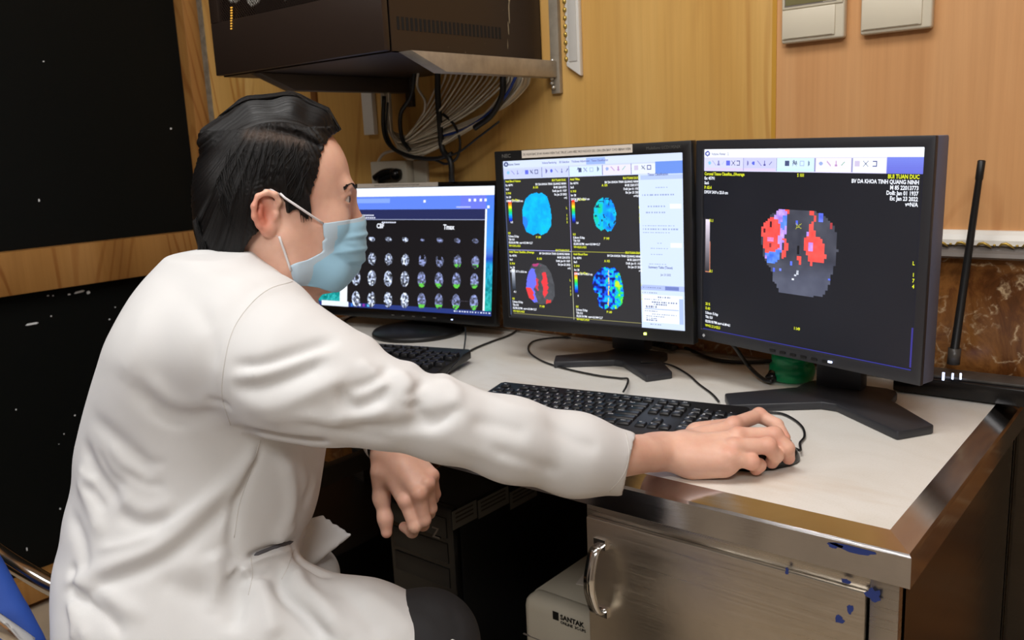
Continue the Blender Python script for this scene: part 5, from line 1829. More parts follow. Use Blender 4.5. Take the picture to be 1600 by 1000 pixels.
# ---- left forearm and hanging hand
def L(px, py, d): return P3(px, py, d)
_b = np.array([L(540, 870, 1.12), L(700, 870, 1.12), L(700, 700, 1.12), L(540, 870, 1.34), L(710, 870, 1.34), L(710, 690, 1.34), L(560, 640, 1.34), L(660, 640, 1.34), L(560, 640, 1.12)])
Fl = Field(_b.min(0)-.01, _b.max(0)+.01, .0014)
WL = L(614, 706, 1.22)
vdir = ray(630, 760)/np.linalg.norm(ray(630, 760))
Fl.cap(L(588, 612, 1.335), WL, .034, .0285, .01, flat=(vdir, .72))
ML = {'i': L(634, 783, 1.185), 'm': L(655, 772, 1.175), 'r': L(668, 757, 1.185), 'p': L(675, 743, 1.205)}
for q, r0, r1 in (('i', .0165, .0112), ('m', .0165, .0112), ('r', .0165, .0105), ('p', .0160, .0100)):
    base = WL+(ML[q]-(ML['m']+ML['r'])/2)*.55
    Fl.cap(base, ML[q]+vdir*.004, r0, r1, .012)
FL = {'i': [ML['i'], L(648, 822, 1.185), L(644, 831, 1.205), L(631, 823, 1.225)],
      'm': [ML['m'], L(663, 812, 1.185), L(661, 820, 1.21), L(650, 814, 1.23)],
      'r': [ML['r'], L(673, 794, 1.20), L(671, 802, 1.222), L(662, 799, 1.24)],
      'p': [ML['p'], L(680, 772, 1.222), L(678, 779, 1.24), L(670, 778, 1.25)]}
for q, rr in (('i', [.0098, .0090, .0082, .0072]), ('m', [.0098, .0090, .0084, .0075]), ('r', [.0092, .0086, .0078, .0070]), ('p', [.0082, .0075, .0068, .006])):
    Fl.chain(FL[q], rr, .0035)
    Fl.ell(FL[q][0]-vdir*.003, (.0085,)*3, .006)
Fl.chain([L(597, 740, 1.215), L(596, 778, 1.215), L(602, 810, 1.212), L(604, 832, 1.212)], [.0165, .0105, .0092, .0078], .010)
Vl, Ql = Fl.mesh(); Vl = vsmooth(Vl, Ql, 2, .4)

# ---- torso core inside the coat joins neck and arms
Fc = Field((-1.35, .35, .52), (-.60, 1.10, 1.05), .008)
nb_ = H2W(np.array([[0, -.06, -.27]]))[0]
Fc.cap(nb_, P3(330, 800, 1.13), .08, .10, .04)
Fc.chain([P3(375, 545, 1.04), P3(560, 610, 1.0), P3(700, 650, .99), P3(935, 716, 1.02)], [.05, .035, .030, .026], .02)
Fc.chain([P3(415, 545, 1.29), P3(510, 604, 1.35), P3(588, 612, 1.335)], [.035, .030, .030], .015)
Fc.cap(P3(370, 545, 1.06), P3(400, 540, 1.26), .04, .04, .03)
Vc, Qc = Fc.mesh()
allV = np.concatenate([headV, Vr, Vl, Vc])
allQ = np.concatenate([Qh, Qr+len(headV), Ql+len(headV)+len(Vr), Qc+len(headV)+len(Vr)+len(Vl)])
body = mesh_obj('body', allV-PO, allQ, M_skin, person)
bl_ = np.zeros(len(allV)); bl_[:len(headV)] = blush_h
def redden(V, off, pts, r_, a):
    for p in pts:
        bl_[off:off+len(V)] = np.maximum(bl_[off:off+len(V)], a*np.clip(1-np.linalg.norm(V-p, axis=1)/r_, 0, 1))
redden(Vr, len(headV), [FG[q][3] for q in 'imrp']+[FG[q][1] for q in 'imrp'], .018, .6)
redden(Vr, len(headV), [MC[q]+np.array([0, 0, .01]) for q in 'imrp'], .014, .35)
redden(Vl, len(headV)+len(Vr), [FL[q][3] for q in 'imrp']+[ML[q] for q in 'imrp']+[L(604, 836, 1.21)], .016, .4)
at_ = body.data.attributes.new('blush', 'FLOAT', 'POINT'); at_.data.foreach_set('value', np.clip(bl_, 0, 1).astype(np.float32))

# ---- eyes, brows
for s in (1, -1):
    c = H2W(np.array([[s*.033, .0772, .0112]]))[0]
    e = MB()
    Me = Matrix(((Rt[0], Fd[0], 0, c[0]-PO[0]), (Rt[1], Fd[1], 0, c[1]-PO[1]), (0, 0, 1, c[2]), (0, 0, 0, 1)))
    prof = [(.0001, -.0136)]+[(.0136*math.cos(a), .0136*math.sin(a)) for a in np.linspace(-1.5, 1.0, 14)]
    iris = [(.0136*math.cos(a), .0136*math.sin(a)) for a in (1.0, 1.1, 1.2)]
    pup = [(.0136*math.cos(a)+.0, .0136*math.sin(a)+.0003) for a in (1.22, 1.35, 1.5, 1.569)]
    Mr = Matrix.Rotation(-math.pi/2, 4, 'X')
    Mrt = Matrix.Rotation(-.10*s, 4, 'Z')
    e.lathe(prof, n=24, mi=0, M=Me@Mrt@Mr); e.lathe(iris, n=24, mi=1, M=Me@Mrt@Mr); e.lathe(pup, n=24, mi=2, M=Me@Mrt@Mr)
    e.build('eye', [mat('eye_white', hexc(225, 214, 206), .2), mat('iris_brown', hexc(52, 32, 22), .1), mat('pupil_black', hexc(8, 6, 6), .08)], person)
    bw_ = MB()
    for k in range(80):
        t = k/79; x = s*(.014+t*.038); y = .1005-.019*t**1.6; z = .0215+.007*math.sin(t*2.4)-.002*t
        a_ = H2W(np.array([[x, y, z-.001+.004*rng.random()]]))[0]; b_ = H2W(np.array([[x+s*.006, y-.0022*t+.0004, z+.002+.002*rng.random()]]))[0]
        bw_.tube([a_-PO, b_-PO], [.0009, .0003], 4)
    bw_.build('eyebrow', M_hair, person)

# ------------------------------------------------------------------ hair
Fq = Field((-.10, -.125, -.075), (.10, .12, .165), .0018)
Fq.ell((0, -.006, .038), (.083, .090, .096), 0)
Fq.ell((0, .024, .046), (.072, .058, .072), .03)
Fq.ell((0, -.042, -.010), (.074, .056, .080), .04)
Fq.cap((.034, -.062, .02), (.030, -.068, -.075), .034, .028, .03); Fq.cap((-.034, -.062, .02), (-.030, -.068, -.075), .034, .028, .03)
for x_ in (-.042, -.022, .0, .018):
    Fq.chain([(x_, -.070, .092), (x_, -.02, .117), (x_, .025, .121), (x_, .056, .108), (x_*.9, .068, .092), (x_*.9, .070, .084)], [.020, .022, .0225, .021, .0150, .010], .012)
def cutplane(fn):
    X, Y, Z = np.meshgrid(Fq.ax[0], Fq.ax[1], Fq.ax[2], indexing='ij')
    Fq.F[:] = np.maximum(Fq.F, fn(X, Y, Z))
def hairline(X, Y, Z):
    zz = np.array([-.13, -.060, -.040, -.026, -.012, .004, .016, .028, .042, .054, .066, .080, .092, .100, .110, .17])
    yy = np.array([-.056, -.054, -.048, -.040, -.02, .02, .032, .039, .046, .050, .053, .060, .072, .088, .13, .14])
    f = np.interp(Z, zz, yy)
    return (Y-f)*.8
cutplane(hairline)
for s in (-1, 1):
    Fq.chain([(s*.074, .028, .020), (s*.0725, .027, .002), (s*.070, .030, -.008)], [.0075, .0060, .0022], .006)
    Fq.ell((s*.082, -.013, -.002), (.030, .020, .032), .005, sub=True)
    Fq.cap((s*.082, -.008, -.03), (s*.07, -.014, -.09), .022, .030, .008, sub=True)
cutplane(lambda X, Y, Z: (-.050-.003*np.sin(X*900)-Z))
Fq.chain([(.058, -.052, .110), (.064, -.01, .106), (.063, .030, .094), (.060, .054, .080)], [.002, .0035, .0035, .002], .005, sub=True)
Vq, Qq = Fq.mesh(); Vq = vsmooth(Vq, Qq, 2, .5)
Nq = vnormals(Vq, Qq)
# strand coordinate: lines fan from the parting down the side, and sweep back on top
top = np.clip((Vq[:, 2]-.098)/.012, 0, 1)*(Vq[:, 0] < .056)
ang = np.degrees(np.arctan2(Vq[:, 1]+.0+.25*(Vq[:, 2]-.10), .30+Vq[:, 2]*0+.0))
phi = np.arctan2(Vq[:, 1]-.01, np.maximum(.16-Vq[:, 2], .02))
strand = np.where(top > .5, Vq[:, 0]*1500, phi*330+np.sign(Vq[:, 0])*50)
strand += np.sin(Vq[:, 2]*40)*3
def n1d(w, s):
    r = np.random.default_rng(s); G = r.random(4096); i = np.floor(w).astype(int); f = w-i; f = f*f*(3-2*f)
    return G[i % 4096]*(1-f)+G[(i+1) % 4096]*f
disp = (n1d(strand*.16+500, 1)-.5)*.0030+(n1d(strand*.5+900, 2)-.5)*.0016
Vq += Nq*disp[:, None]
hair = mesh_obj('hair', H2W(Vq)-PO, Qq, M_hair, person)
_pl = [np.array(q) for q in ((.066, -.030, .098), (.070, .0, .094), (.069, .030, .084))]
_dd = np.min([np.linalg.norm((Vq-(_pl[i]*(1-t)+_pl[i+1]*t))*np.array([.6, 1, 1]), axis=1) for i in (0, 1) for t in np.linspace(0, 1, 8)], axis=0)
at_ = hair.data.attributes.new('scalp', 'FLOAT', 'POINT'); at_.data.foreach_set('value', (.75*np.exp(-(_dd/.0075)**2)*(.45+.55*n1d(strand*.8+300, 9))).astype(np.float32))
at_ = hair.data.attributes.new('strand', 'FLOAT', 'POINT'); at_.data.foreach_set('value', strand.astype(np.float32))
# loose tapering locks over the cap: nape fringe, sideburn and quiff
lk = MB()
bv = BVHTree.FromPolygons([Vector(v) for v in Vq], [tuple(q) for q in Qq])
def onhair(p, lift):
    h = bv.find_nearest(Vector(p)); return np.array(h[0])+np.array(h[1])*lift
for k in range(260):                     # side: from the parting downwards and back
    s_ = 1 if k % 5 else -1
    y0 = rng.uniform(-.075, .046)
    z0 = rng.uniform(.045, .098)
    dy = -.25*(y0+.02)-.012
    if -.060 < y0 < .030 and z0 < .088: continue
    pts = [onhair((s_*.09, y0+dy*t, z0-(.050 if y0 > -.03 else .075)*t), .0003+.0004*math.sin(3.1*t)) for t in (0, .25, .5, .75, 1)]
    lk.tube(pts, [.0002, .0006, .0007, .0005, .0002], 4)
for k in range(260):                     # nape: hanging ends
    x_ = rng.uniform(-.062, .066)
    b0 = onhair((x_, -.12, -.005), .0006); b1 = onhair((x_*1.02, -.11, -.040), .0004)
    b2 = b1+np.array([rng.normal()*.0015, rng.normal()*.0015+.001, -.012-rng.random()*.008])
    lk.tube([b0, (b0+b1)/2+np.array([0, -.0006, 0]), b1, b2], [.0004, .0011, .0010, .0002], 4)
for k in range(240):                     # top: swept back from the quiff
    x_ = rng.uniform(-.055, .040); t0 = rng.uniform(0, .55)
    ys = [.074-.17*(t0+.45*t) for t in (0, .25, .5, .75, 1)]
    pts = [onhair((x_+.004*math.sin(5*t), y__, .17), .0006+.0010*math.sin(3.1*t)) for t, y__ in zip((0, .25, .5, .75, 1), ys)]
    lk.tube(pts, [.0003, .0010, .0011, .0007, .0002], 4)
for k in range(90):                      # front edge of the quiff
    x_ = rng.uniform(-.050, .038)
    p0 = onhair((x_, .10, .084), .0002); p1 = onhair((x_, .10, .10), .0008); p2 = onhair((x_, .075, .13), .0010); p3 = onhair((x_, .04, .15), .0005)
    lk.tube([p0, p1, p2, p3], [.0003, .0011, .0010, .0003], 4)
for s in (-1, 1):
    for k in range(26):                  # sideburn ends
        y_ = .021+rng.random()*.014
        a_ = np.array([s*.0772, y_, .018]); b_ = np.array([s*.0750, y_+.001, -.004-rng.random()*.010])
        lk.tube([a_, (a_+b_)/2+np.array([s*.001, 0, 0]), b_], [.0006, .0007, .0002], 4)
lv = H2W(np.array(lk.v))-PO
lk.v = [tuple(p) for p in lv]
lko = lk.build('hair_locks', M_hair, person)
at_ = lko.data.attributes.new('strand', 'FLOAT', 'POINT'); at_.data.foreach_set('value', (rng.random(len(lv))*300).astype(np.float32))
# thin hair over the lighter scalp along the parting
# ------------------------------------------------------------------ face mask
hb = BVHTree.FromPolygons([Vector(v) for v in Vh_local], [tuple(q) for q in Qh])
def facept(x, z):
    """front surface of the lower face at sideways x, height z (head space), ignoring ears"""
    h = hb.ray_cast(Vector((x, .16, z)), Vector((0, -1, 0)))
    return h[0].y if h[0] is not None else None
NU, NV = 72, 48
mv = []
_v = [0, .25, .5, .62, .75, 1]
for j in range(NV+1):
    v = j/NV
    xs = np.interp(v, _v, [.058, .060, .061, .062, .062, .058])
    ys = np.interp(v, _v, [.046, .045, .040, .018, .002, .006])
    zs = np.interp(v, _v, [-.016, -.034, -.054, -.059, -.063, -.094])
    yf = np.interp(v, [0, .12, .3, .6, .8, 1], [.108, .112, .112, .108, .098, .072])
    zc = -.014+(-.110+.014)*v
    for i in range(NU+1):
        u = -1+2*i/NU
        au = abs(u)
        th_ = u*math.pi/2
        w = au**1.8
        z = zc*(1-w)+zs*w
        ce = max(0, math.cos(th_))**.75
        x = xs*math.copysign(abs(math.sin(th_))**.9, u)
        y = ys+(yf-ys)*ce
        for q_, vp in enumerate((.26, .46, .64)):
            y += .0024*math.exp(-((v-vp)/.03)**2)*(1-.4*au)
            x += math.copysign(.0016*math.exp(-((v-vp-.05*au)/.03)**2)*au, u)
            y -= .0016*math.exp(-((v-vp-.05)/.025)**2)
        # soft folds fanning from the side edge to the chin
        x += math.copysign(.0018*math.sin(16*v+9*au)*au*(v > .35), u)
        mv.append((x, y, z))
mq = []
for j in range(NV):
    for i in range(NU):
        a = j*(NU+1)+i; mq.append((a, a+1, a+NU+2, a+NU+1))
MVa = np.array(mv)
# keep the cloth outside the skin
for k_ in range(len(MVa)):
    p = Vector(MVa[k_]); h = hb.find_nearest(p)
    dvec = p-h[0]
    if dvec.dot(h[1]) < .0022: MVa[k_] = np.array(h[0]+h[1]*.0024)
MVs = vsmooth(MVa, np.array(mq), 2, .35)
Nm = vnormals(MVs, np.array(mq))
outward = np.sign((Nm[len(Nm)//2])[1]) or 1
Nm = Nm*outward
n0 = len(MVs)
full = np.concatenate([MVs, MVs-Nm*.0012])
fq = np.array(mq); fq2 = fq[:, ::-1]+n0
edge = []
bi = [i for i in range(NU+1)]+[j*(NU+1)+NU for j in range(1, NV+1)]+[NV*(NU+1)+i for i in range(NU-1, -1, -1)]+[j*(NU+1) for j in range(NV-1, 0, -1)]
for a, b in zip(bi, bi[1:]+bi[:1]): edge.append((a, b, b+n0, a+n0))
Qm = np.concatenate([fq, fq2, np.array(edge)])
mi_ = []
for q in range(len(fq)):
    j, i = q//NU, q % NU
    mi_.append(1 if (j < 3 or i < 4 or i >= NU-4) else 0)
mi_ += mi_ + [1]*len(edge)
mask = mesh_obj('face_mask', H2W(full)-PO, Qm, [M_mask, M_maskb], person, mi_)
bm = bmesh.new(); bm.from_mesh(mask.data); bmesh.ops.recalc_face_normals(bm, faces=bm.faces); bm.to_mesh(mask.data); bm.free()
hbv = BVHTree.FromPolygons([Vector(v) for v in Vq], [tuple(q) for q in Qq])
def hp(x, y, z): return H2W(np.array([[x, y, z]]))[0]-PO
for s in (1, -1):
    sb_ = MB()
    cT = MVs[NU if s > 0 else 0]; cB = MVs[int(.80*NV)*(NU+1)+(NU if s > 0 else 0)]
    earT = np.array([s*.083, -.002, .024]); earB = np.array([s*.078, -.006, -.028])
    for c_, e_, z_ in ((cT, earT, 1), (cB, earB, -1)):
        pts = []
        for t in np.linspace(0, 1, 9):
            p = Vector(c_*(1-t)+e_*t+np.array([s*.010*math.sin(math.pi*t)*(z_ > 0), 0, 0])); h = hb.find_nearest(p)
            d = (p-h[0]).dot(h[1])
            if d < .0018: p = h[0]+h[1]*.0018
            g = hbv.find_nearest(p); dg = (p-g[0]).dot(g[1])
            pts.append(np.array(p))
        sb_.tube([hp(*p) for p in pts], .0016, 6)
    loop = [earT, np.array([s*.082, -.016, .031]), np.array([s*.080, -.030, .022]), np.array([s*.078, -.034, .0]), np.array([s*.078, -.024, -.02]), earB]
    sb_.tube([hp(*p) for p in spline(loop, 4)], .0015, 6)
    sb_.build('ear_loop', M_strap, mask)

# ------------------------------------------------------------------ the coat
DT = 1.13
Fk = Field((-1.36, .24, .44), (-.50, 1.10, 1.12), .0034)
rows = [  # back pixel, front pixel, half width across (m)
    ((312, 386), (398, 402), .075), ((290, 392), (424, 424), .105), ((258, 412), (448, 446), .150), ((228, 440), (470, 480), .180), ((202, 480), (490, 520), .190),
    ((176, 540), (512, 580), .180), ((153, 600), (520, 640), .165), ((136, 660), (514, 690), .155), ((134, 712), (506, 740), .152), ((124, 762), (498, 784), .160), ((124, 800), (492, 812), .164),
    ((114, 840), (480, 835), .170), ((114, 885), (462, 880), .178), ((118, 930), (465, 930), .182), ((124, 1000), (490, 990), .182), ((128, 1080), (520, 1060), .175), ((118, 1150), (520, 1120), .16)]
secs = []
for (bp, fp_, bw2) in rows:
    A, B = P3(*bp, DT), P3(*fp_, DT)
    c = (A+B)/2; h = (B-A)/2
    secs.append((c[2], c[0], c[1], h[0], h[1], bw2))
Fk.loft(secs, k=.03, ex=2.2)
# shoulders
Fk.ell(P3(390, 542, 1.02), (.078, .078, .080), .05)
Fk.cap(P3(322, 476, 1.09), P3(388, 532, 1.03), .068, .072, .05)
Fk.cap(P3(385, 485, 1.24), P3(420, 535, 1.30), .062, .060, .05)
# right sleeve
SL = [P3(392, 545, 1.00), P3(455, 580, .975), P3(520, 605, .965), P3(600, 632, .96), P3(690, 657, .97), P3(800, 686, .99), P3(900, 709, 1.015), P3(968, 722, 1.035)]
SR = [.082, .074, .0625, .0463, .0425, .0445, .0460, .0400]
for i in range(len(SL)-1): Fk.cap(SL[i], SL[i+1], SR[i], SR[i+1], .02)
# bunched cloth over the elbow
Fk.cap(P3(558, 561, .972), P3(545, 590, .935), .0290, .026, .006); Fk.cap(P3(634, 591, .972), P3(622, 616, .935), .0200, .020, .005); Fk.cap(P3(691, 606, .978), P3(684, 628, .945), .0165, .016, .006)
# left sleeve, going behind
Fk.chain([P3(415, 545, 1.29), P3(510, 604, 1.35), P3(588, 615, 1.335), P3(611, 684, 1.235)], [.062, .056, .049, .042], .02)
Fk.cap(P3(606, 675, 1.245), P3(622, 716, 1.205), .036, .036, .0, sub=True)
# cuff opening
cd = SL[-1]-SL[-2]; cd /= np.linalg.norm(cd)
Fk.cap(SL[-1]-cd*.055, SL[-1]+cd*.06, .0345, .0335, .0, sub=True)
XX, YY, ZZ = np.meshgrid(Fk.ax[0], Fk.ax[1], Fk.ax[2], indexing='ij')
# the cuff ends on a slanted plane (world space)
pa, pb, pc = P3(985, 668, 1.0), P3(993, 720, 1.03), P3(948, 782, 1.03)
nn_ = np.cross(P3(992, 700, 1.08)-P3(992, 700, .99), P3(992, 672, 1.03)-P3(966, 784, 1.03)); nn_ /= np.linalg.norm(nn_)
if nn_@cd < 0: nn_ = -nn_
q0 = P3(988, 712, 1.03)
cut = (XX-q0[0])*nn_[0]+(YY-q0[1])*nn_[1]+(ZZ-q0[2])*nn_[2]
near = (np.sqrt((XX-SL[-1][0])**2+(YY-SL[-1][1])**2+(ZZ-SL[-1][2])**2) < .14)
Fk.F[:] = np.where(near, np.maximum(Fk.F, cut), Fk.F).astype(np.float32)
# neck opening with a low stand collar
nk0 = H2W(np.array([[0, -.048, -.110]]))[0]; nk1 = H2W(np.array([[0, -.055, -.20]]))[0]
# near thigh under the coat skirt, and the far one
Fk.chain([P3(260, 1020, 1.06), P3(420, 998, 1.05), P3(560, 1012, 1.04), P3(700, 1040, 1.04)], [.110, .090, .073, .064], .03)
Fk.cap(P3(420, 930, 1.24), P3(480, 900, 1.25), .070, .045, .03)
# front panel of the coat folded up over the far thigh
for t_ in np.linspace(0, 1, 9):
    a_ = P3(478, 822, 1.20)*(1-t_)+P3(478, 880, 1.20)*t_
    b_ = P3(504, 808, 1.21)*(1-t_)+P3(547, 836, 1.23)*t_ if t_ < .5 else P3(525.5, 822, 1.22)*(2-2*t_)+P3(500, 868, 1.20)*(2*t_-1)
    if t_ >= .5: b_ = P3(547, 836, 1.23)*(2-2*t_)+P3(503, 868, 1.20)*(2*t_-1)
    else: b_ = P3(504, 808, 1.21)*(1-2*t_)+P3(547, 836, 1.23)*(2*t_)
    Fk.cap(a_, b_, .008, .0045, .004)
# skirt hanging below the seat at the back
Fk.chain([P3(215, 1050, 1.06), P3(280, 1090, 1.03), P3(420, 1120, 1.0)], [.075, .08, .07], .03)
# skirt edge: free edge of the cloth running over the thigh, cut back to show the trousers
e0, e1 = P3(640, 922, 1.04), P3(716, 1006, 1.04)
vd = ray(660, 960); vd = vd/np.linalg.norm(vd)
ne = np.cross(e1-e0, vd); ne /= np.linalg.norm(ne)
if ne@(P3(760, 940, 1.04)-e0) < 0: ne = -ne
cut = (XX-e0[0])*ne[0]+(YY-e0[1])*ne[1]+(ZZ-e0[2])*ne[2]
reg = ((XX-e0[0])*ne[0]+(YY-e0[1])*ne[1] > -.4) & (ZZ < e0[2]+.03)
Fk.F[:] = np.where(reg, np.maximum(Fk.F, cut), Fk.F).astype(np.float32)
# underside of the coat rests on the seat
Fk.F[:] = np.maximum(Fk.F, (.475-ZZ)).astype(np.float32)
del XX, YY, ZZ, cut, near, reg
Vk, Qk = Fk.mesh(); Vk = vsmooth(Vk, Qk, 3, .5)
prj = Proj(Vk, Qk)
folds = [
    # sleeve: valleys then ridges
    ([(358, 574), (412, 570), (477, 548), (530, 527)], -.0065, .010), ([(360, 606), (412, 602), (466, 584), (515, 560)], -.0075, .011), ([(362, 589), (412, 586), (470, 566), (520, 545)], .0055, .009),
    ([(380, 640), (440, 632), (500, 606), (550, 580)], .0045, .012),
    ([(534, 600), (540, 625), (556, 638), (585, 628), (614, 606)], -.0085, .0095), ([(545, 668), (592, 671), (650, 662), (700, 640)], -.0055, .010), ([(650, 612), (654, 640), (668, 660), (690, 657), (722, 632)], -.0090, .0095),
    ([(607, 568), (598, 586), (574, 600), (545, 608)], -.0050, .0065), ([(666, 592), (652, 608), (630, 622)], -.0045, .0065), ([(560, 560), (590, 590), (600, 610)], .0045, .010), ([(620, 575), (640, 605), (640, 635)], .0060, .011), ([(690, 590), (712, 612), (706, 640)], .0050, .011),
    ([(515, 655), (560, 650), (610, 640)], .0045, .010), ([(730, 660), (780, 665), (830, 680)], -.0035, .011), ([(740, 610), (800, 636), (860, 652)], .0025, .012), ([(760, 700), (820, 722), (880, 740)], -.0035, .010), ([(700, 690), (780, 716), (850, 735)], .0025, .010),
    ([(850, 660), (900, 690), (940, 700)], -.0025, .010), ([(460, 660), (540, 676), (620, 690)], -.0030, .008), ([(400, 655), (470, 650), (540, 668)], .0035, .012),
    # armhole seam
    ([(462, 438), (420, 450), (388, 478), (362, 520), (350, 570), (346, 620), (360, 668)], -.0028, .0042), ([(452, 446), (412, 458), (382, 486), (357, 526), (343, 575), (338, 622)], .0016, .006),
    ([(362, 668), (420, 680), (480, 690), (516, 692)], -.0090, .009),
    # back and side
    ([(205, 596), (250, 640), (300, 652), (352, 636)], -.0060, .015), ([(215, 575), (262, 622), (306, 634), (350, 618)], .0040, .015),
    ([(92, 922), (175, 884), (245, 855), (312, 800), (362, 752), (400, 700)], .0090, .014), ([(100, 938), (180, 905), (262, 868), (330, 812), (385, 756)], -.0070, .013),
    ([(412, 690), (386, 745), (366, 800), (362, 850), (385, 898)], -.0045, .008), ([(400, 690), (374, 745), (354, 800), (350, 850)], .0035, .008),
    ([(440, 700), (455, 760), (450, 810), (425, 850)], .0055, .013), ([(480, 700), (488, 750), (470, 800)], -.004, .012),
    ([(128, 690), (150, 740), (190, 790)], -.0075, .013), ([(118, 740), (140, 790), (160, 840)], .0060, .013), ([(108, 800), (128, 850), (134, 900)], -.0060, .011), ([(140, 650), (200, 700), (240, 745)], -.0045, .013), ([(180, 800), (220, 820), (270, 812)], -.0040, .010), ([(178, 770), (230, 796), (280, 780)], .0040, .012),
    ([(98, 918), (150, 950), (195, 1000)], -.0085, .011), ([(100, 905), (160, 925), (230, 970)], .0065, .012), ([(104, 925), (122, 965), (140, 1010)], .0060, .010), ([(240, 900), (300, 930), (380, 950)], -.0050, .015), ([(280, 870), (340, 900), (420, 900)], .0040, .014),
    ([(225, 470), (215, 540), (195, 600)], .0035, .020), ([(250, 425), (300, 470), (330, 520)], -.0030, .018), ([(275, 395), (330, 430), (400, 450)], .0025, .015),
    # lap
    ([(440, 878), (440, 920), (480, 960), (520, 1010)], -.0110, .012), ([(460, 880), (470, 915), (505, 950), (545, 1000)], .0095, .013), ([(400, 900), (420, 950), (430, 1000)], .0060, .014), ([(520, 912), (560, 950), (600, 1000)], -.0045, .013), ([(356, 880), (370, 930), (360, 990)], -.0080, .013), ([(560, 925), (610, 955), (650, 1000)], .0035, .015),
    ([(455, 855), (475, 880), (520, 905)], -.0060, .008), ([(330, 860), (340, 900), (330, 960)], .0070, .013),
    # pocket slit with its flap
    ([(386, 872), (420, 858), (462, 846)], -.0100, .0045), ([(384, 880), (420, 868), (460, 858)], .0050, .005),
]
folds += [
    ([(150, 700), (172, 742), (200, 762)], -.0045, .007), ([(168, 690), (196, 726), (230, 742)], .0035, .008), ([(190, 730), (226, 756), (262, 758)], -.0035, .007), ([(205, 700), (235, 722), (262, 722)], -.0028, .007),
    ([(128, 760), (146, 772), (166, 800)], -.0060, .007), ([(120, 730), (136, 748), (150, 752)], .0050, .007), ([(230, 640), (262, 662), (300, 668)], -.0030, .006), ([(320, 625), (345, 628), (362, 640)], -.0050, .006),
    ([(150, 860), (200, 850), (250, 835)], .0040, .007), ([(250, 838), (300, 800), (340, 768)], .0045, .006), ([(330, 780), (370, 742), (402, 700)], .0040, .006), ([(470, 840), (486, 815), (492, 780)], -.0050, .007),
    ([(352, 900), (372, 884), (392, 900)], .0070, .006), ([(372, 912), (392, 900), (440, 893)], -.0055, .006), ([(110, 880), (116, 905), (112, 930)], -.0070, .008), ([(128, 920), (160, 960), (180, 1005)], .0055, .007),
    ([(112, 935), (118, 970), (114, 1005)], .0060, .007), ([(430, 860), (440, 840), (462, 818)], .0045, .007), ([(300, 470), (330, 520), (340, 580)], -.0018, .010)]
for pth_, amp, sig in folds:
    sig *= .85
    if 520 < pth_[0][0] < 700 and pth_[0][1] < 665: amp *= .72
    if pth_[0][0] < 330: amp *= .72
    if pth_[0][0] < 260 and pth_[0][1] < 775 and sig < .007: amp *= .55
    Nk = vnormals(Vk, Qk) if abs(amp) > .006 else (Nk if 'Nk' in globals() else vnormals(Vk, Qk))
    Vk = crease(Vk, Nk, prj, pth_, amp, sig)
Nk = vnormals(Vk, Qk)
# gentle overall cloth unevenness
ph = Vk@np.array([[31., 12., 7.], [5., 27., 19.], [14., 9., 33.]]).T
Vk = Vk+Nk*(.0010*(np.sin(ph[:, 0])+np.sin(ph[:, 1]+1)+np.sin(ph[:, 2]+2))/1.7)[:, None]
Vk = vsmooth(Vk, Qk, 1, .4)
coat = mesh_obj('white_coat', Vk-PO, Qk, M_coat, person)

# sewn seams: armhole, side seam, pocket, cuff hem
prj2 = Proj(Vk, Qk)
M_seam = mat('coat_seam_thread', hexc(206, 203, 199), .9)
def seam(poly, r=.0005):
    pts = []
    for p in spline([np.array(q, float) for q in poly], 10):
        w_ = prj2(*p)
        if w_ is not None and (not pts or np.linalg.norm(w_-pts[-1]) < .04): pts.append(w_)
    if len(pts) > 3:
        b = MB().tube([p-PO for p in pts], r, 5); b.build('seam', M_seam, coat)
seam([(457, 440), (420, 452), (390, 477), (364, 516), (351, 566), (347, 618), (360, 664)])
seam([(407, 688), (390, 740), (374, 790), (366, 840)])
seam([(392, 872), (394, 900), (388, 930)]); seam([(460, 858), (448, 890), (440, 905)])
seam([(978, 676), (983, 710), (974, 742), (952, 768)], .0005)
dk_ = [prj2(*p) for p in spline([np.array(q, float) for q in ((397, 868), (425, 857), (458, 846))], 6)]
dk_ = [p-PO for p in dk_ if p is not None]
MB().tube(dk_, [.0006]+[.0026]*(len(dk_)-2)+[.0006], 6).build('pocket_opening', mat('pocket_slit_shade', hexc(92, 90, 94), .95), coat)  # dark grey tube paints the shade inside the pocket slit

# stand collar round the neck
col = Field((-.11, -.16, -.24), (.11, .09, -.05), .0022)
ca, cb_ = np.array([0, -.030, -.085]), np.array([0, -.050, -.17])
ax_ = (ca-cb_)/np.linalg.norm(ca-cb_)
col.chain([(0, -.038, -.090), (0, -.046, -.125), (0, -.052, -.185)], [.0640, .0680, .080], .0, flat=((1, 0, 0), 1.0))
col.chain([(0, -.034, -.040), (0, -.046, -.125), (0, -.052, -.22)], [.0590, .0625, .0725], .0, sub=True)
X, Y, Z = np.meshgrid(col.ax[0], col.ax[1], col.ax[2], indexing='ij')
col.F[:] = np.maximum(col.F, Z-(-.078-.42*(Y+.09))*1.0)
col.F[:] = np.maximum(col.F, -.190-Z)
Vo, Qo = col.mesh(); Vo = vsmooth(Vo, Qo, 2, .5)
mesh_obj('coat_collar', H2W(Vo)-PO, Qo, M_coat, coat)

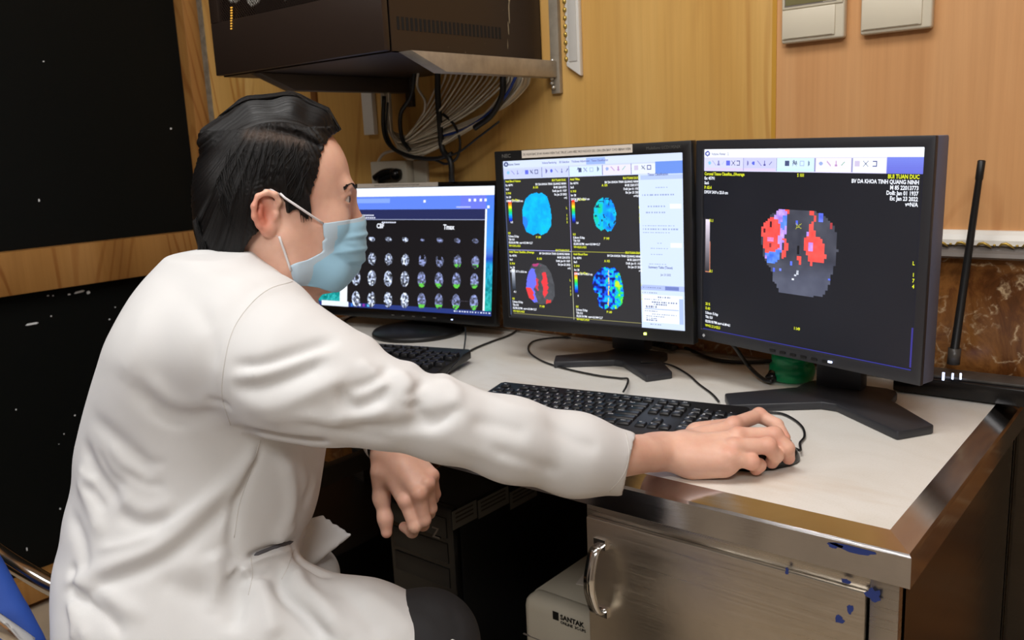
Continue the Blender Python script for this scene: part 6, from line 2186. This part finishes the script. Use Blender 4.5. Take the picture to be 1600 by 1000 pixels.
# cuff hem seam
# ------------------------------------------------------------------ trousers and shoes
Ft = Field((-1.25, .20, 0.0), (-.45, 1.30, .74), .007)
kR, kL = P3(666, 1006, 1.045), P3(590, 985, 1.33)
hipR, hipL = P3(260, 1040, 1.08), P3(330, 1000, 1.26)
fR = np.array([kR[0]+.02, kR[1]+.02, .09]); fL = np.array([kL[0]-.02, kL[1]+.06, .09])
Ft.chain([hipR, P3(470, 1010, 1.045), kR, fR], [.060, .052, .058, .048], .03)
Ft.chain([hipL, (hipL+kL)/2, kL, fL], [.060, .058, .056, .048], .03)
Ft.cap(hipR, hipL, .06, .06, .03)
X, Y, Z = np.meshgrid(Ft.ax[0], Ft.ax[1], Ft.ax[2], indexing='ij')
Ft.F[:] = np.maximum(Ft.F, .075-Z)
Vt, Qt = Ft.mesh(); Vt = vsmooth(Vt, Qt, 2, .5)
Pt = Proj(Vt, Qt)
for pth_, amp, sig in [([(640, 940), (680, 960), (705, 1000)], -.004, .010), ([(700, 950), (715, 980), (712, 1010)], -.004, .009)]:
    Vt = crease(Vt, vnormals(Vt, Qt), Pt, pth_, amp, sig)
mesh_obj('trousers', Vt-PO, Qt, M_trs, person)
for f_ in (fR, fL):
    Fs = Field((f_[0]-.2, f_[1]-.14, 0), (f_[0]+.22, f_[1]+.24, .16), .005)
    d_ = np.array([.45, .89, 0])
    b0 = np.array([f_[0], f_[1], .045])
    Fs.cap(b0-d_*.04, b0+d_*.16-np.array([0, 0, .010]), .042, .036, .02, flat=((0, 0, 1), .9))
    Fs.cap(b0-d_*.02, (f_[0]-.0, f_[1], .12), .042, .040, .02)
    X, Y, Z = np.meshgrid(Fs.ax[0], Fs.ax[1], Fs.ax[2], indexing='ij')
    Fs.F[:] = np.maximum(Fs.F, .006-Z)
    V_, Q_ = Fs.mesh(); mesh_obj('shoe', vsmooth(V_, Q_, 1)-PO, Q_, M_shoe, person)

# ================================================================== STOOL under the person, BLUE CHAIR at the corner
so = empty('stool', (-.93, .50, 0)); tag(so, 'round stool under the seated person, hidden by the white coat', 'stool')
MB().lathe([(.15, .43), (.165, .44), (.165, .462), (.15, .472)], n=32).build('seat', M_tower, so)
MB().tube([(0, 0, .43), (0, 0, .06)], .022, 14).build('column', M_chrome, so)
for k in range(5): MB().tube([(0, 0, .06), (.24*math.cos(k*1.257), .24*math.sin(k*1.257), .018)], [.018, .012], 10).build('foot_arm', M_chrome, so)

ch = empty('office_chair', (-1.22, .16, 0))
tag(ch, 'blue upholstered chair with chrome tubes, cut off by the lower left corner', 'chair')
CI = Matrix.Translation((1.22, -.16, 0))
def cl(px, py, d): return np.array(CI @ Vector(P3(px, py, d)))
Lf = np.array([-.775, -.632, 0]); Bk_ = np.array([-.632, .775, 0])
B0 = cl(46, 1013, 1.02); B1 = cl(-84, 776, 1.05)
bk = Field((-.5, -.5, .42), (.45, .45, 1.0), .006)
for t_ in np.linspace(0, .36, 19):
    cv = Bk_*(.10*(t_-.18)**2/.0324-.10)
    bk.cap(B0+Lf*t_+cv, B1+Lf*t_+cv, .020, .020, .012)
V_, Q_ = bk.mesh(); mesh_obj('backrest', vsmooth(V_, Q_, 3), Q_, M_bluecl, ch)
seatc = B0+Lf*.22-Bk_*.26; seatc[2] = .45
sm_ = Matrix.Translation(tuple(seatc)) @ Matrix.Rotation(math.atan2(-.632, -.775), 4, 'Z')
MB().box((-.20, -.20, -.025), (.20, .20, .022), M=sm_).build('seat', M_bluecl, ch, .015, 3)
MB().tube(spline([cl(-60, 822, 1.26), cl(0, 866, 1.22), cl(45, 895, 1.19), cl(90, 920, 1.17), cl(140, 938, 1.15)], 6), .0125, 14).build('chrome_tube', M_chrome, ch)
MB().tube(spline([cl(-40, 955, .95), cl(0, 982, .96), cl(40, 1010, .98)], 6), .0125, 14).build('chrome_tube', M_chrome, ch)
for sx in (-1, 1):
    for sy in (-1, 1):
        p_ = sm_ @ Vector((sx*.18, sy*.18, -.02)); MB().tube([p_, (p_.x, p_.y, .004)], .0125, 14).build('leg', M_chrome, ch)
